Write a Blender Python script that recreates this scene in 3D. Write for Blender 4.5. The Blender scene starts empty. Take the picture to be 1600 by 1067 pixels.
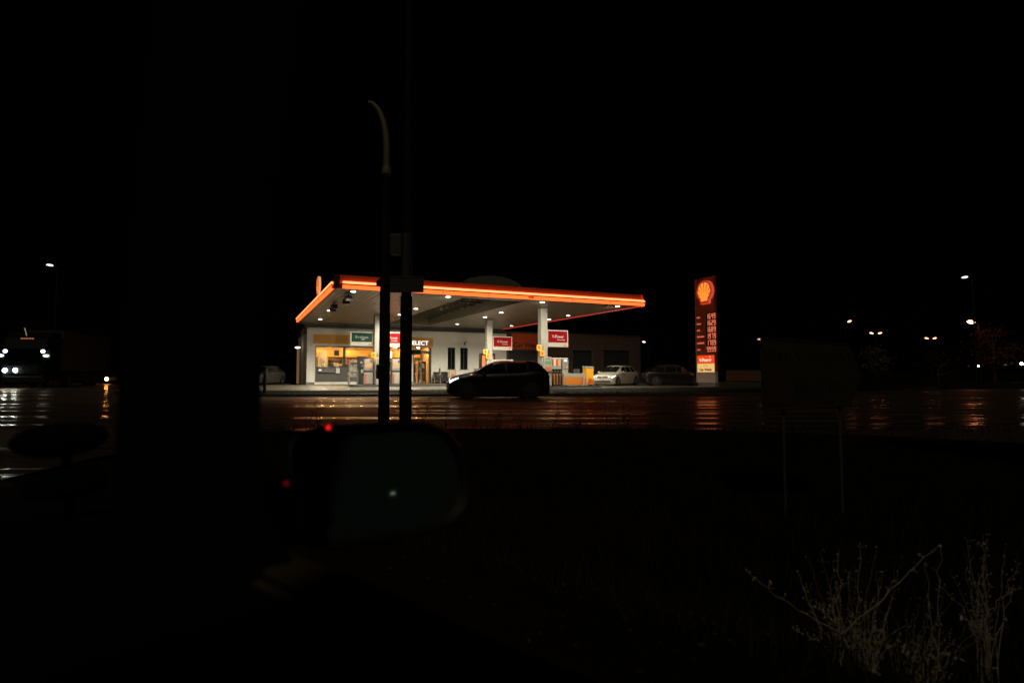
import bpy, bmesh, math, random
from mathutils import Vector, Matrix
random.seed(7)
SC = bpy.context.scene
COL = SC.collection
R_ = math.radians

# ------------------------------------------------------------------ helpers
# world axes follow the forecourt: +X along the front of the canopy, +Y towards the shop.
YAW = R_(24.7)
VR = Vector((math.cos(YAW), -math.sin(YAW), 0))      # to the right of the viewer, level
VF = Vector((math.sin(YAW), math.cos(YAW), 0))       # away from the viewer, level
def W(a, d, z=0.0):
    """a metres to the right of the camera, d metres ahead of it, z above the road"""
    return VR * a + VF * d + Vector((0, 0, z))

def mat(name, col, rough=0.6, metal=0.0, em=None, es=0.0, var=0.0, scale=6.0, bump=0.0, bscale=40.0, spec=0.5, coat=0.0):
    m = bpy.data.materials.new(name); m.use_nodes = True
    nt = m.node_tree; N = nt.nodes; L = nt.links
    b = N['Principled BSDF']
    b.inputs['Base Color'].default_value = (*col, 1)
    b.inputs['Roughness'].default_value = rough
    b.inputs['Metallic'].default_value = metal
    b.inputs['Specular IOR Level'].default_value = spec
    if coat: b.inputs['Coat Weight'].default_value = coat; b.inputs['Coat Roughness'].default_value = 0.05
    if em is not None:
        b.inputs['Emission Color'].default_value = (*em, 1); b.inputs['Emission Strength'].default_value = es
    if var or bump:
        tc = N.new('ShaderNodeTexCoord')
    if var:
        n = N.new('ShaderNodeTexNoise'); n.inputs['Scale'].default_value = scale; n.inputs['Detail'].default_value = 6
        L.new(tc.outputs['Object'], n.inputs['Vector'])
        mx = N.new('ShaderNodeMix'); mx.data_type = 'RGBA'
        mx.inputs[6].default_value = (*[c * (1 - var) for c in col], 1)
        mx.inputs[7].default_value = (*[min(1, c * (1 + var)) for c in col], 1)
        L.new(n.outputs['Fac'], mx.inputs[0]); L.new(mx.outputs[2], b.inputs['Base Color'])
        mr = N.new('ShaderNodeMapRange'); mr.inputs[3].default_value = max(.03, rough * .75); mr.inputs[4].default_value = min(1, rough * 1.25)
        L.new(n.outputs['Fac'], mr.inputs[0]); L.new(mr.outputs[0], b.inputs['Roughness'])
    if bump:
        n2 = N.new('ShaderNodeTexNoise'); n2.inputs['Scale'].default_value = bscale; n2.inputs['Detail'].default_value = 4
        L.new(tc.outputs['Object'], n2.inputs['Vector'])
        bp = N.new('ShaderNodeBump'); bp.inputs['Distance'].default_value = bump; bp.inputs['Strength'].default_value = 1
        L.new(n2.outputs['Fac'], bp.inputs['Height']); L.new(bp.outputs[0], b.inputs['Normal'])
    return m

def glass(name, tint=(.9, .95, .95), refl=0.07):
    m = bpy.data.materials.new(name); m.use_nodes = True
    nt = m.node_tree; N = nt.nodes; L = nt.links
    N.remove(N['Principled BSDF'])
    t = N.new('ShaderNodeBsdfTransparent'); t.inputs[0].default_value = (*tint, 1)
    g = N.new('ShaderNodeBsdfGlossy'); g.inputs['Roughness'].default_value = 0.03
    x = N.new('ShaderNodeMixShader'); x.inputs[0].default_value = refl
    L.new(t.outputs[0], x.inputs[1]); L.new(g.outputs[0], x.inputs[2])
    L.new(x.outputs[0], N['Material Output'].inputs[0])
    return m

class MB:
    def __init__(s): s.v = []; s.f = []
    def face(s, pts):
        i = len(s.v); s.v += [tuple(p) for p in pts]; s.f.append(tuple(range(i, i + len(pts))))
    def grid(s, rows, closed=False):
        i = len(s.v); n = len(rows[0])
        for r in rows: s.v += [tuple(p) for p in r]
        for a in range(len(rows) - 1):
            for b in range(n if closed else n - 1):
                c = (b + 1) % n
                s.f.append((i + a * n + b, i + a * n + c, i + (a + 1) * n + c, i + (a + 1) * n + b))
    def box(s, x0, x1, y0, y1, z0, z1, bev=0.0):
        bm = bmesh.new(); bmesh.ops.create_cube(bm, size=1)
        bmesh.ops.scale(bm, vec=(abs(x1 - x0), abs(y1 - y0), abs(z1 - z0)), verts=bm.verts)
        bmesh.ops.translate(bm, vec=((x0 + x1) / 2, (y0 + y1) / 2, (z0 + z1) / 2), verts=bm.verts)
        if bev: bmesh.ops.bevel(bm, geom=bm.edges[:], offset=bev, segments=2, affect='EDGES', profile=.5)
        s.add(bm)
    def add(s, bm, M=None):
        if M is not None: bm.transform(M)
        i = len(s.v); bm.verts.index_update()
        s.v += [tuple(v.co) for v in bm.verts]
        s.f += [tuple(i + v.index for v in f.verts) for f in bm.faces]; bm.free()
    def tube(s, pts, rad, n=8, cap=True):
        pts = [Vector(p) for p in pts]
        if not hasattr(rad, '__len__'): rad = [rad] * len(pts)
        rows = []; prev = None
        for k, p in enumerate(pts):
            t = (pts[min(k + 1, len(pts) - 1)] - pts[max(k - 1, 0)]).normalized()
            if prev is None:
                u = t.orthogonal().normalized()
            else:
                u = (prev - t * prev.dot(t)); u = u.normalized() if u.length > 1e-6 else t.orthogonal().normalized()
            prev = u; w = t.cross(u)
            rows.append([p + (u * math.cos(2 * math.pi * j / n) + w * math.sin(2 * math.pi * j / n)) * rad[k] for j in range(n)])
        s.grid(rows, True)
        if cap:
            s.face(list(reversed(rows[0]))); s.face(rows[-1])
    def prism(s, poly, a0, a1, axis='y'):
        """polygon (u,v) extruded along axis; for y: u->x v->z, z: u->x v->y, x: u->y v->z"""
        def P(u, v, a): return (u, a, v) if axis == 'y' else ((u, v, a) if axis == 'z' else (a, u, v))
        A = [P(u, v, a0) for u, v in poly]; B = [P(u, v, a1) for u, v in poly]
        s.face(A); s.face(list(reversed(B)))
        n = len(poly)
        for k in range(n):
            j = (k + 1) % n; s.face([A[j], A[k], B[k], B[j]])
    def ball(s, c, r, seg=16, rings=10, M=None):
        bm = bmesh.new(); bmesh.ops.create_uvsphere(bm, u_segments=seg, v_segments=rings, radius=1)
        if not hasattr(r, '__len__'): r = (r, r, r)
        bmesh.ops.scale(bm, vec=r, verts=bm.verts)
        if M is not None: bm.transform(M)
        bmesh.ops.translate(bm, vec=c, verts=bm.verts); s.add(bm)
    def disc(s, c, r, n=16, axis='z'):
        pts = []
        for k in range(n):
            a = 2 * math.pi * k / n; u, v = r * math.cos(a), r * math.sin(a)
            pts.append((c[0] + u, c[1] + v, c[2]) if axis == 'z' else ((c[0] + u, c[1], c[2] + v) if axis == 'y' else (c[0], c[1] + u, c[2] + v)))
        s.face(pts)
    def build(s, name, material, parent=None, smooth=False, loc=None, rot=None, recalc=True):
        me = bpy.data.meshes.new(name); me.from_pydata(s.v, [], s.f)
        bm = bmesh.new(); bm.from_mesh(me)
        bmesh.ops.remove_doubles(bm, verts=bm.verts, dist=1e-5)
        if recalc: bmesh.ops.recalc_face_normals(bm, faces=bm.faces)
        bm.to_mesh(me); bm.free()
        me.materials.append(material)
        if smooth:
            for p in me.polygons: p.use_smooth = True
            try: me.set_sharp_from_angle(angle=R_(40))
            except Exception: pass
        o = bpy.data.objects.new(name, me); COL.objects.link(o)
        if parent is not None: o.parent = parent
        if loc is not None: o.location = loc
        if rot is not None: o.rotation_euler = rot
        return o

def tag(o, label=None, cat=None, group=None, kind=None):
    if label: o['label'] = label
    if cat: o['category'] = cat
    if group: o['group'] = group
    if kind: o['kind'] = kind
    return o
def thing(name, label, cat, loc=(0, 0, 0), rz=0.0, group=None):
    o = bpy.data.objects.new(name, None); COL.objects.link(o); o.empty_display_size = .2
    o.location = loc; o.rotation_euler = (0, 0, rz)
    return tag(o, label, cat, group)
def bx(name, m, parent, x0, x1, y0, y1, z0, z1, bev=0.0):
    b = MB(); b.box(x0, x1, y0, y1, z0, z1, bev); return b.build(name, m, parent)
def kids(o): return [c for c in bpy.data.objects if c.parent == o]
def dup(o, loc, rz, label, parent=None):
    r = o.copy(); COL.objects.link(r); r.location = loc; r.rotation_euler = (0, 0, rz); r['label'] = label
    for ch in kids(o):
        c = ch.copy(); COL.objects.link(c); c.parent = r
        for g in kids(ch):
            d = g.copy(); COL.objects.link(d); d.parent = c
    return r
def text(name, s, size, m, parent, loc, rot=(math.pi / 2, 0, 0), ext=0.004, bold=0.0, align='CENTER', width=None):
    cu = bpy.data.curves.new('t', 'FONT'); cu.body = s; cu.size = size; cu.extrude = ext; cu.offset = bold
    cu.align_x = align; cu.align_y = 'CENTER'
    t = bpy.data.objects.new('t', cu); COL.objects.link(t)
    dg = bpy.context.evaluated_depsgraph_get(); dg.update()
    me = bpy.data.meshes.new_from_object(t.evaluated_get(dg)); me.name = name
    bpy.data.objects.remove(t); bpy.data.curves.remove(cu)
    if width:
        xs = [v.co.x for v in me.vertices]; k = width / (max(xs) - min(xs))
        for v in me.vertices: v.co.x *= k
    me.materials.clear(); me.materials.append(m)
    o = bpy.data.objects.new(name, me); COL.objects.link(o); o.parent = parent
    o.location = loc; o.rotation_euler = rot
    return o

PECTEN = [(.27, 0), (.285, .17), (.40, .25), (.485, .38), (.515, .53), (.485, .68), (.41, .82), (.29, .93), (.15, .985), (0, 1.0)]
def pecten(k=1.0, cx=0.0, cy=.5):
    p = PECTEN + [(-x, y) for x, y in reversed(PECTEN[:-1])]
    return [(cx + x * k, cy + (y - .5) * k) for x, y in p]
def emblem(name, parent, size, loc, rot, mred, myel, mrim, depth=.06):
    """scallop shell: red border, yellow fan with red grooves; faces local -y"""
    b = MB(); b.prism([(x * size, y * size) for x, y in pecten(1.0)], 0, depth); e = b.build(name, mrim, parent, loc=loc, rot=rot)
    b = MB(); b.prism([(x * size, y * size) for x, y in pecten(.97)], -.008, -.001); b.build('border', mred, e)
    b = MB(); b.prism([(x * size, y * size) for x, y in pecten(.80, 0, .515)], -.016, -.009); b.build('fan', myel, e)
    b = MB()
    o = Vector((0, .26))
    for a in (-66, -44, -22, 0, 22, 44, 66):
        d = Vector((math.sin(R_(a)), math.cos(R_(a)))); n = Vector((d.y, -d.x))
        p0 = o + d * .24; p1 = o + d * (.60 if abs(a) < 60 else .46)
        if abs(a) < 1: p1 = o + d * .66
        q = [p0 - n * .004, p0 + n * .004, p1 + n * .022, p1 - n * .022]
        b.prism([(v.x * size, v.y * size) for v in q], -.023, -.017)
    b.build('groove', mred, e)
    return e

# ------------------------------------------------------------------ materials
M = dict(
    white=mat('white_render', (.78, .77, .70), .75, var=.10, scale=1.2, bump=.004, bscale=60),
    dark=mat('dark_grey_metal', (.045, .045, .043), .45, var=.2),
    grey=mat('grey_panel', (.16, .155, .14), .5, var=.12, scale=3),
    black=mat('black_plastic', (.012, .012, .012), .45),
    blackm=mat('matt_black', (.008, .008, .008), .8),
    rubber=mat('rubber', (.012, .012, .012), .85),
    whitep=mat('white_paint', (.27, .26, .22), .4, var=.06),
    yellow=mat('yellow_panel', (.70, .33, .02), .5, var=.06),
    orange=mat('orange_panel', (.46, .15, .010), .6, var=.06),
    red=mat('red_paint', (.5, .015, .012), .45),
    green=mat('green_panel', (.006, .032, .023), .7, spec=.1),
    signred=mat('sign_red', (.155, .002, .004), .85, spec=.08),
    signwhite=mat('sign_white', (.31, .295, .25), .45),
    brick=mat('dark_brick', (.10, .065, .04), .85, var=.35, scale=9),
    steel=mat('galvanised_steel', (.11, .11, .107), .5, metal=.6, var=.25, scale=8),
    pole=mat('dark_painted_pole', (.008, .008, .008), .8, var=.3, spec=.15),
    farpole=mat('far_dark_pole', (.025, .022, .02), .8, spec=.1),
    polelight=mat('pole_lit_tone', (.17, .14, .08), .55, var=.15),
    rim=mat('alloy_rim', (.35, .35, .35), .35, metal=.9),
    carglass=mat('dark_car_glass', (.006, .007, .008), .04, spec=.8),
    glass=glass('window_glass'),
    darkglass=mat('unlit_window_glass', (.01, .013, .013), .06),
    lampoff=mat('lamp_lens', (.35, .36, .37), .15),
    shadow=mat('floor_gap', (.01, .01, .01), .9),
)
def em(name, c, s): return mat(name, (.02, .02, .02), .5, em=c, es=s)
M.update(
    led=em('downlight_led', (1, .92, .78), 14),
    tube=em('fascia_tube', (1, .25, .085), 3.0),
    cove=em('fascia_added_glow', (1, .27, .06), 5),
    band=em('fascia_lower_band', (1, .11, .018), 2.5),
    redline=em('red_light_line', (1, .07, .04), .55),
    fascia=mat('fascia_red_panel', (.78, .10, .016), .55),
    e_red=em('emblem_red', (1, .03, .01), .42),
    e_yel=em('emblem_yellow', (1, .31, .035), 1.05),
    e_rim=em('emblem_rim', (1, .13, .07), .55),
    digit=em('price_digit', (1, .22, .11), 1.15),
    word=em('fuel_word', (1, .16, .06), .75),
    p_red=em('lit_red_panel', (1, .07, .008), .85),
    p_cream=em('lit_cream_panel', (1, .60, .20), .85),
    p_whitetext=em('lit_white_text', (1, .72, .5), 1.0),
    select=em('lit_sign_letter', (.95, .98, 1), 1.6),
    shoplamp=em('shop_ceiling_lamp', (1, .60, .24), 330),
    screen=em('display_screen', (.75, .9, 1), 2.2),
    screeno=em('amber_display', (1, .42, .10), .9),
    totem=em('lit_orange_totem', (1, .25, .05), 1.1),
    head=em('headlight_lamp', (.9, .95, 1), 25),
    headsoft=em('headlight_strip', (.85, .93, 1), 2.5),
    truckhead=em('truck_headlight', (.72, .88, 1), 70),
    truckmark=em('truck_marker_light', (.8, .92, 1), 3),
    amber=em('amber_lamp', (1, .42, .10), 90),
    ambersoft=em('amber_strip', (1, .33, .10), .45),
    sodium=em('sodium_street_lamp', (1, .34, .16), 6),
    sodium2=em('near_sodium_street_lamp', (1, .30, .13), 24),
    whitelamp=em('white_street_lamp', (.85, .93, 1), 2.5),
    dimlamp=em('dim_far_lamp', (1, .62, .38), .9),
    post=em('post_lit_glow', (1, .55, .25), .14),
    redled=em('red_glint_glow', (1, .01, .01), 1.2),
)

# soffit: long pale planks with open joints
def plank_mat():
    m = mat('soffit_planks', (.2, .155, .09), .36, metal=.45)
    nt = m.node_tree; N = nt.nodes; L = nt.links; b = N['Principled BSDF']
    tc = N.new('ShaderNodeTexCoord'); sx = N.new('ShaderNodeSeparateXYZ'); L.new(tc.outputs['Object'], sx.inputs[0])
    mu = N.new('ShaderNodeMath'); mu.operation = 'MULTIPLY'; mu.inputs[1].default_value = 1 / .30; L.new(sx.outputs[0], mu.inputs[0])
    fr = N.new('ShaderNodeMath'); fr.operation = 'PINGPONG'; fr.inputs[1].default_value = .5; L.new(mu.outputs[0], fr.inputs[0])
    gt = N.new('ShaderNodeMath'); gt.operation = 'GREATER_THAN'; gt.inputs[1].default_value = .085; L.new(fr.outputs[0], gt.inputs[0])
    no = N.new('ShaderNodeTexNoise'); no.inputs['Scale'].default_value = .5; no.inputs['Detail'].default_value = 5; L.new(tc.outputs['Object'], no.inputs['Vector'])
    mx = N.new('ShaderNodeMix'); mx.data_type = 'RGBA'; mx.inputs[6].default_value = (.13, .096, .055, 1); mx.inputs[7].default_value = (.22, .16, .088, 1); L.new(no.outputs['Fac'], mx.inputs[0])
    m2 = N.new('ShaderNodeMix'); m2.data_type = 'RGBA'; m2.inputs[6].default_value = (.02, .018, .014, 1); L.new(gt.outputs[0], m2.inputs[0]); L.new(mx.outputs[2], m2.inputs[7])
    L.new(m2.outputs[2], b.inputs['Base Color'])
    bp = N.new('ShaderNodeBump'); bp.inputs['Distance'].default_value = .03; L.new(fr.outputs[0], bp.inputs['Height']); L.new(bp.outputs[0], b.inputs['Normal'])
    return m
M['soffit'] = plank_mat()

def wet_mat(name, base, r0, r1, wave, wscale, fine, rot, tint=(1, 1, 1), spec=.5):
    """wet tarmac: smooth puddled bands and rougher grain, long shallow undulations across the view"""
    m = mat(name, base, .3); nt = m.node_tree; N = nt.nodes; L = nt.links; b = N['Principled BSDF']
    tc = N.new('ShaderNodeTexCoord'); mp = N.new('ShaderNodeMapping'); mp.inputs['Rotation'].default_value = (0, 0, rot)
    L.new(tc.outputs['Object'], mp.inputs['Vector'])
    st = N.new('ShaderNodeMapping'); st.inputs['Scale'].default_value = (.035, 1, 1); L.new(mp.outputs[0], st.inputs['Vector'])
    n1 = N.new('ShaderNodeTexNoise'); n1.inputs['Scale'].default_value = wscale; n1.inputs['Detail'].default_value = 2.5; n1.inputs['Roughness'].default_value = .6
    L.new(st.outputs[0], n1.inputs['Vector'])
    n2 = N.new('ShaderNodeTexNoise'); n2.inputs['Scale'].default_value = 26; n2.inputs['Detail'].default_value = 5; L.new(tc.outputs['Object'], n2.inputs['Vector'])
    n3 = N.new('ShaderNodeTexNoise'); n3.inputs['Scale'].default_value = .35; n3.inputs['Detail'].default_value = 4; L.new(st.outputs[0], n3.inputs['Vector'])
    mr = N.new('ShaderNodeMapRange'); mr.inputs[1].default_value = .40; mr.inputs[2].default_value = .58; mr.inputs[3].default_value = r0; mr.inputs[4].default_value = r1
    L.new(n1.outputs['Fac'], mr.inputs[0])
    ad = N.new('ShaderNodeMath'); ad.operation = 'MULTIPLY_ADD'; ad.inputs[1].default_value = .16; L.new(n2.outputs['Fac'], ad.inputs[0]); L.new(mr.outputs[0], ad.inputs[2])
    L.new(ad.outputs[0], b.inputs['Roughness'])
    cr = N.new('ShaderNodeMix'); cr.data_type = 'RGBA'; cr.inputs[6].default_value = (*[c * .55 for c in base], 1); cr.inputs[7].default_value = (*[c * 1.4 for c in base], 1)
    L.new(n3.outputs['Fac'], cr.inputs[0]); L.new(cr.outputs[2], b.inputs['Base Color'])
    b1 = N.new('ShaderNodeBump'); b1.inputs['Distance'].default_value = wave; L.new(n1.outputs['Fac'], b1.inputs['Height'])
    b2 = N.new('ShaderNodeBump'); b2.inputs['Distance'].default_value = fine; L.new(n2.outputs['Fac'], b2.inputs['Height']); L.new(b1.outputs[0], b2.inputs['Normal'])
    L.new(b2.outputs[0], b.inputs['Normal'])
    b.inputs['Specular Tint'].default_value = (*tint, 1); b.inputs['Specular IOR Level'].default_value = spec
    return m
def road_mat():
    """rain-wet asphalt: dark rough stone with long smooth water films lying across the view"""
    m = bpy.data.materials.new('wet_asphalt'); m.use_nodes = True; nt = m.node_tree; N = nt.nodes; L = nt.links
    N.remove(N['Principled BSDF'])
    def noise(v, sc, det, ro=.55):
        n = N.new('ShaderNodeTexNoise'); n.inputs['Scale'].default_value = sc; n.inputs['Detail'].default_value = det; n.inputs['Roughness'].default_value = ro; L.new(v, n.inputs['Vector']); return n.outputs['Fac']
    def rng(v, a, b, c, d):
        n = N.new('ShaderNodeMapRange'); n.interpolation_type = 'SMOOTHSTEP'
        for k, x in zip((1, 2, 3, 4), (a, b, c, d)): n.inputs[k].default_value = x
        L.new(v, n.inputs[0]); return n.outputs[0]
    def math_(op, a, b):
        n = N.new('ShaderNodeMath'); n.operation = op
        for k, x in enumerate((a, b)):
            if isinstance(x, (int, float)): n.inputs[k].default_value = x
            else: L.new(x, n.inputs[k])
        return n.outputs[0]
    def mixc(f, a, b):
        n = N.new('ShaderNodeMix'); n.data_type = 'RGBA'; n.inputs[6].default_value = (*a, 1); n.inputs[7].default_value = (*b, 1); L.new(f, n.inputs[0]); return n.outputs[2]
    tc = N.new('ShaderNodeTexCoord'); mp = N.new('ShaderNodeMapping'); mp.inputs['Rotation'].default_value = (0, 0, YAW); L.new(tc.outputs['Object'], mp.inputs[0])
    st = N.new('ShaderNodeMapping'); st.inputs['Scale'].default_value = (.05, 1, 1); L.new(mp.outputs[0], st.inputs[0])
    wave = noise(st.outputs[0], .8, 2.5); film_n = noise(st.outputs[0], 1.15, 3); grain = noise(tc.outputs['Object'], 30, 5); patch = noise(tc.outputs['Object'], .22, 3)
    film = rng(math_('ADD', film_n, math_('MULTIPLY', math_('SUBTRACT', patch, .5), .25)), .50, .60, 0, 1)
    rough = math_('ADD', rng(film, 0, 1, .34, .10), math_('MULTIPLY', grain, .14))
    b1 = N.new('ShaderNodeBump'); b1.inputs['Distance'].default_value = .09; L.new(wave, b1.inputs['Height'])
    b2 = N.new('ShaderNodeBump'); b2.inputs['Distance'].default_value = .0007; L.new(grain, b2.inputs['Height']); L.new(b1.outputs[0], b2.inputs['Normal'])
    df = N.new('ShaderNodeBsdfDiffuse'); L.new(mixc(patch, (.016, .015, .014), (.042, .04, .037)), df.inputs[0]); L.new(b2.outputs[0], df.inputs['Normal'])
    gl = N.new('ShaderNodeBsdfGlossy'); L.new(mixc(film, (1, .62, .38), (1, .84, .62)), gl.inputs[0]); L.new(rough, gl.inputs['Roughness']); L.new(b2.outputs[0], gl.inputs['Normal'])  # gloss colour carries the warm tint of the reflected amber light
    fr = N.new('ShaderNodeFresnel'); fr.inputs[0].default_value = 1.33
    fac = math_('MULTIPLY', fr.outputs[0], rng(film, 0, 1, .20, .95))
    mx = N.new('ShaderNodeMixShader'); L.new(fac, mx.inputs[0]); L.new(df.outputs[0], mx.inputs[1]); L.new(gl.outputs[0], mx.inputs[2]); L.new(mx.outputs[0], N['Material Output'].inputs[0])
    return m
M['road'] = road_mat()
M['forecourt'] = wet_mat('wet_concrete', (.085, .074, .05), .2, .5, .02, .8, .001, 0)
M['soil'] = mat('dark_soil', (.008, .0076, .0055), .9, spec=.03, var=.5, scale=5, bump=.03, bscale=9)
M['kerb'] = mat('kerb_stone', (.04, .037, .03), .5, var=.3, scale=5, bump=.004)
M['grass'] = mat('dead_grass', (.022, .022, .013), .85, spec=.03, var=.4, scale=3)
M['stem'] = mat('woody_stem', (.40, .35, .25), .6, var=.5, scale=12)
M['bud'] = mat('seed_bud', (.52, .50, .40), .6, var=.3, scale=20)
M['leaf'] = mat('weed_leaf', (.17, .17, .06), .55, var=.4, scale=14)
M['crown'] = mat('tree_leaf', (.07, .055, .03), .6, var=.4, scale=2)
M['bark'] = mat('bark', (.06, .045, .03), .9, var=.3)

# ------------------------------------------------------------------ setting
def ground():
    xs = [-900, -400, -200, -100, -60, -30, -18] + [-12 + .5 * i for i in range(70)] + [26, 34, 50, 80, 130, 220, 400, 900]
    ds = [-400, -150, -60, -25, -10] + [-5 + .45 * i for i in range(46)] + [18, 22, 27, 35, 50, 80, 120, 200, 400, 900]
    rows = []
    for d in ds:
        r = []
        for a in xs:
            own = d * .755 + a * .656                       # distance to the right of our lane
            z = -.03
            if own > 2.2 and d < 11 and a > -9:
                k = min(1, max(0, (own - 2.2) / 2.0)) * min(1, max(0, (10.4 - d) / 2.6)) * min(1, max(0, (14 - a) / 4))
                k = k * k * (3 - 2 * k)
                z = -.03 - .62 * k + .05 * k * (random.random() - .5)
            r.append(W(a, d, z))
        rows.append(r)
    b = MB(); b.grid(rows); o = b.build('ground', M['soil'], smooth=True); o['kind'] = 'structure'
ground()
def sheet(name, pts, m, z):
    b = MB(); b.face([Vector((p.x, p.y, z)) for p in pts]); o = b.build(name, m, recalc=False); o['kind'] = 'structure'
    if o.data.polygons[0].normal.z < 0: o.data.flip_normals()
    return o
own = lambda t, e=1.1: W(e * .656 - t * .755, e * .755 + t * .656)     # points along the right edge of our lane
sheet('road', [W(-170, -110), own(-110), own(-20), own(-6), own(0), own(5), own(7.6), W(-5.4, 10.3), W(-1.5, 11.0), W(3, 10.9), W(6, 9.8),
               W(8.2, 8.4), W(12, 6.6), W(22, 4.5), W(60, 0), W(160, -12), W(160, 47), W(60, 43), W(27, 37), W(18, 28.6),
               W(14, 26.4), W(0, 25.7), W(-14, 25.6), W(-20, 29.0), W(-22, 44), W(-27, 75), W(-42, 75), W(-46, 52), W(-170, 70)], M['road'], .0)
sheet('forecourt', [Vector(p) for p in [(-2.5, 34.2, 0), (5.5, 31.6, 0), (20.9, 30.4, 0), (27, 29.3, 0), (34, 27.5, 0), (46, 34, 0), (46, 49.3, 0), (3.5, 49.3, 0), (3.5, 62, 0), (-6, 62, 0)]], M['forecourt'], .09)
sheet('forecourt_marking', [Vector(p) for p in [(4.2, 46.5, 0), (4.5, 46.5, 0), (4.6, 35.2, 0), (4.3, 35.2, 0)]], mat('white_line', (.17, .16, .13), .5, var=.3, scale=8), .094)
sheet('forecourt_marking', [Vector(p) for p in [(4.6, 38.2, 0), (4.6, 37.9, 0), (6.3, 36.6, 0), (6.4, 36.9, 0)]], bpy.data.materials['white_line'], .094)
def kerb(name, pts, w, h, z=0.0):
    b = MB(); pts = [Vector(p) for p in pts]; rows = []
    for k, p in enumerate(pts):
        t = (pts[min(k + 1, len(pts) - 1)] - pts[max(k - 1, 0)]); t.z = 0; t.normalize(); n = Vector((-t.y, t.x, 0))
        rows.append([p + n * w / 2 + Vector((0, 0, z - .1)), p + n * w / 2 + Vector((0, 0, z + h - .02)), p + n * (w / 2 - .02) + Vector((0, 0, z + h)),
                     p - n * (w / 2 - .02) + Vector((0, 0, z + h)), p - n * w / 2 + Vector((0, 0, z + h - .02)), p - n * w / 2 + Vector((0, 0, z - .1))])
    b.grid(rows); o = b.build(name, M['kerb'], smooth=True); o['kind'] = 'structure'
kerb('forecourt_kerb', [(-2.6, 34.15, 0), (5.5, 31.5, 0), (20.9, 30.3, 0), (27, 29.2, 0), (34, 27.4, 0)], .16, .12)
kerb('road_kerb', [W(-19.6, 29.0), W(-14, 25.7), W(0, 25.8), W(14, 26.5), W(18, 28.7), W(27, 37.1)], .18, .13)
# low planted strip between the road kerb and the forecourt
b = MB()
for i in range(2600):
    t = random.random(); p = W(-14 + 28 * t, 26.0 + .7 * t + random.random() * 2.6)
    h = .06 + .16 * random.random(); a = random.random() * 6.28; q = Vector((math.cos(a), math.sin(a), 0)) * .02; l = Vector((random.uniform(-.08, .08), random.uniform(-.08, .08), h))
    b.face([p - q - Vector((0, 0, .03)), p + q - Vector((0, 0, .03)), p + l])
tag(b.build('verge_grass', M['grass'], recalc=False), 'low dark grass strip between the road kerb and the forecourt', 'grass', kind='stuff')
# traffic island at the right
b = MB(); ring = []
for k in range(28):
    a = 2 * math.pi * k / 28
    ring.append((math.cos(a), math.sin(a)))
ic = W(18.6, 14.6); ir = 5.0
pts = [ic + VR * (x * ir) + VF * (y * 1.9) for x, y in ring]
kerb('island_kerb', pts + [pts[0]], .16, .13)
top = MB(); top.face([p + Vector((0, 0, .1)) for p in pts]); o = top.build('traffic_island', M['soil'], recalc=False); o['kind'] = 'structure'

# grass on the near verge
b = MB()
def verge_z(a, d):
    o_ = d * .755 + a * .656
    k = min(1, max(0, (o_ - 2.2) / 2.0)) * min(1, max(0, (10.4 - d) / 2.6)) * min(1, max(0, (14 - a) / 4))
    k = k * k * (3 - 2 * k); return -.03 - .62 * k
for k in range(3200):                                   # ragged tufts along the road edge
    a = random.uniform(-5, 14); d = (10.75 if a < 3 else 10.75 - (a - 3) * .40) - abs(random.gauss(0, .22)); c_ = .5 + .5 * math.sin(a * 3.1) * math.sin(a * 7.7 + 1)
    if random.random() > .25 + .75 * c_: continue
    p = W(a, d + .1, -.05); h = random.uniform(.06, .30) * (.35 + .65 * c_); an = random.random() * 6.28; q = Vector((math.cos(an), math.sin(an), 0)) * random.uniform(.003, .008)
    l = Vector((random.uniform(-.35, .35) * h, random.uniform(-.35, .35) * h, h + .05)); b.face([p - q, p + q, p + l])
n = 0
while n < 15000:
    d = 1.2 + 9.6 * random.random() ** .8; a = random.uniform(-.55 * d, .95 * d + 1)
    if d * .755 + a * .656 < 2.35 or (a < -3.5 and d > 10.2): continue
    p = W(a, d, verge_z(a, d) - .02); h = random.uniform(.05, .2) * (1.4 if random.random() < .12 else 1)
    an = random.random() * 6.28; q = Vector((math.cos(an), math.sin(an), 0)) * random.uniform(.003, .007)
    l = Vector((random.uniform(-.6, .6) * h, random.uniform(-.6, .6) * h, h))
    m1 = p + l * .55 + Vector((0, 0, .1 * h))
    b.face([p - q, p + q, m1 + q * .7, m1 - q * .7]); b.face([m1 - q * .7, m1 + q * .7, p + l])
    n += 1
tag(b.build('verge_grass', M['grass'], recalc=False), 'rough dead grass covering the near dark verge', 'grass', kind='stuff')

b = MB()
for k in range(700):
    d = random.uniform(1.3, 5.5); a = random.uniform(-.45 * d, .8 * d)
    if d * .755 + a * .656 < .95: continue
    o_ = d * .755 + a * .656
    p = W(a, d, (verge_z(a, d) if o_ > 1.1 else 0) + .035); an = random.random() * 6.28; sz = random.uniform(.007, .02)
    u = Vector((math.cos(an), math.sin(an), random.uniform(-.4, .4))); w_ = Vector((-u.y, u.x, random.uniform(-.4, .4)))
    b.face([p - u * sz, p + w_ * sz * .5, p + u * sz, p - w_ * sz * .5])
tag(b.build('fallen_leaves', mat('fallen_leaf', (.045, .038, .022), .6, spec=.4, var=.7, scale=3), recalc=False), 'scattered pale fallen leaves on the dark verge', 'leaves', kind='stuff')

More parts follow.
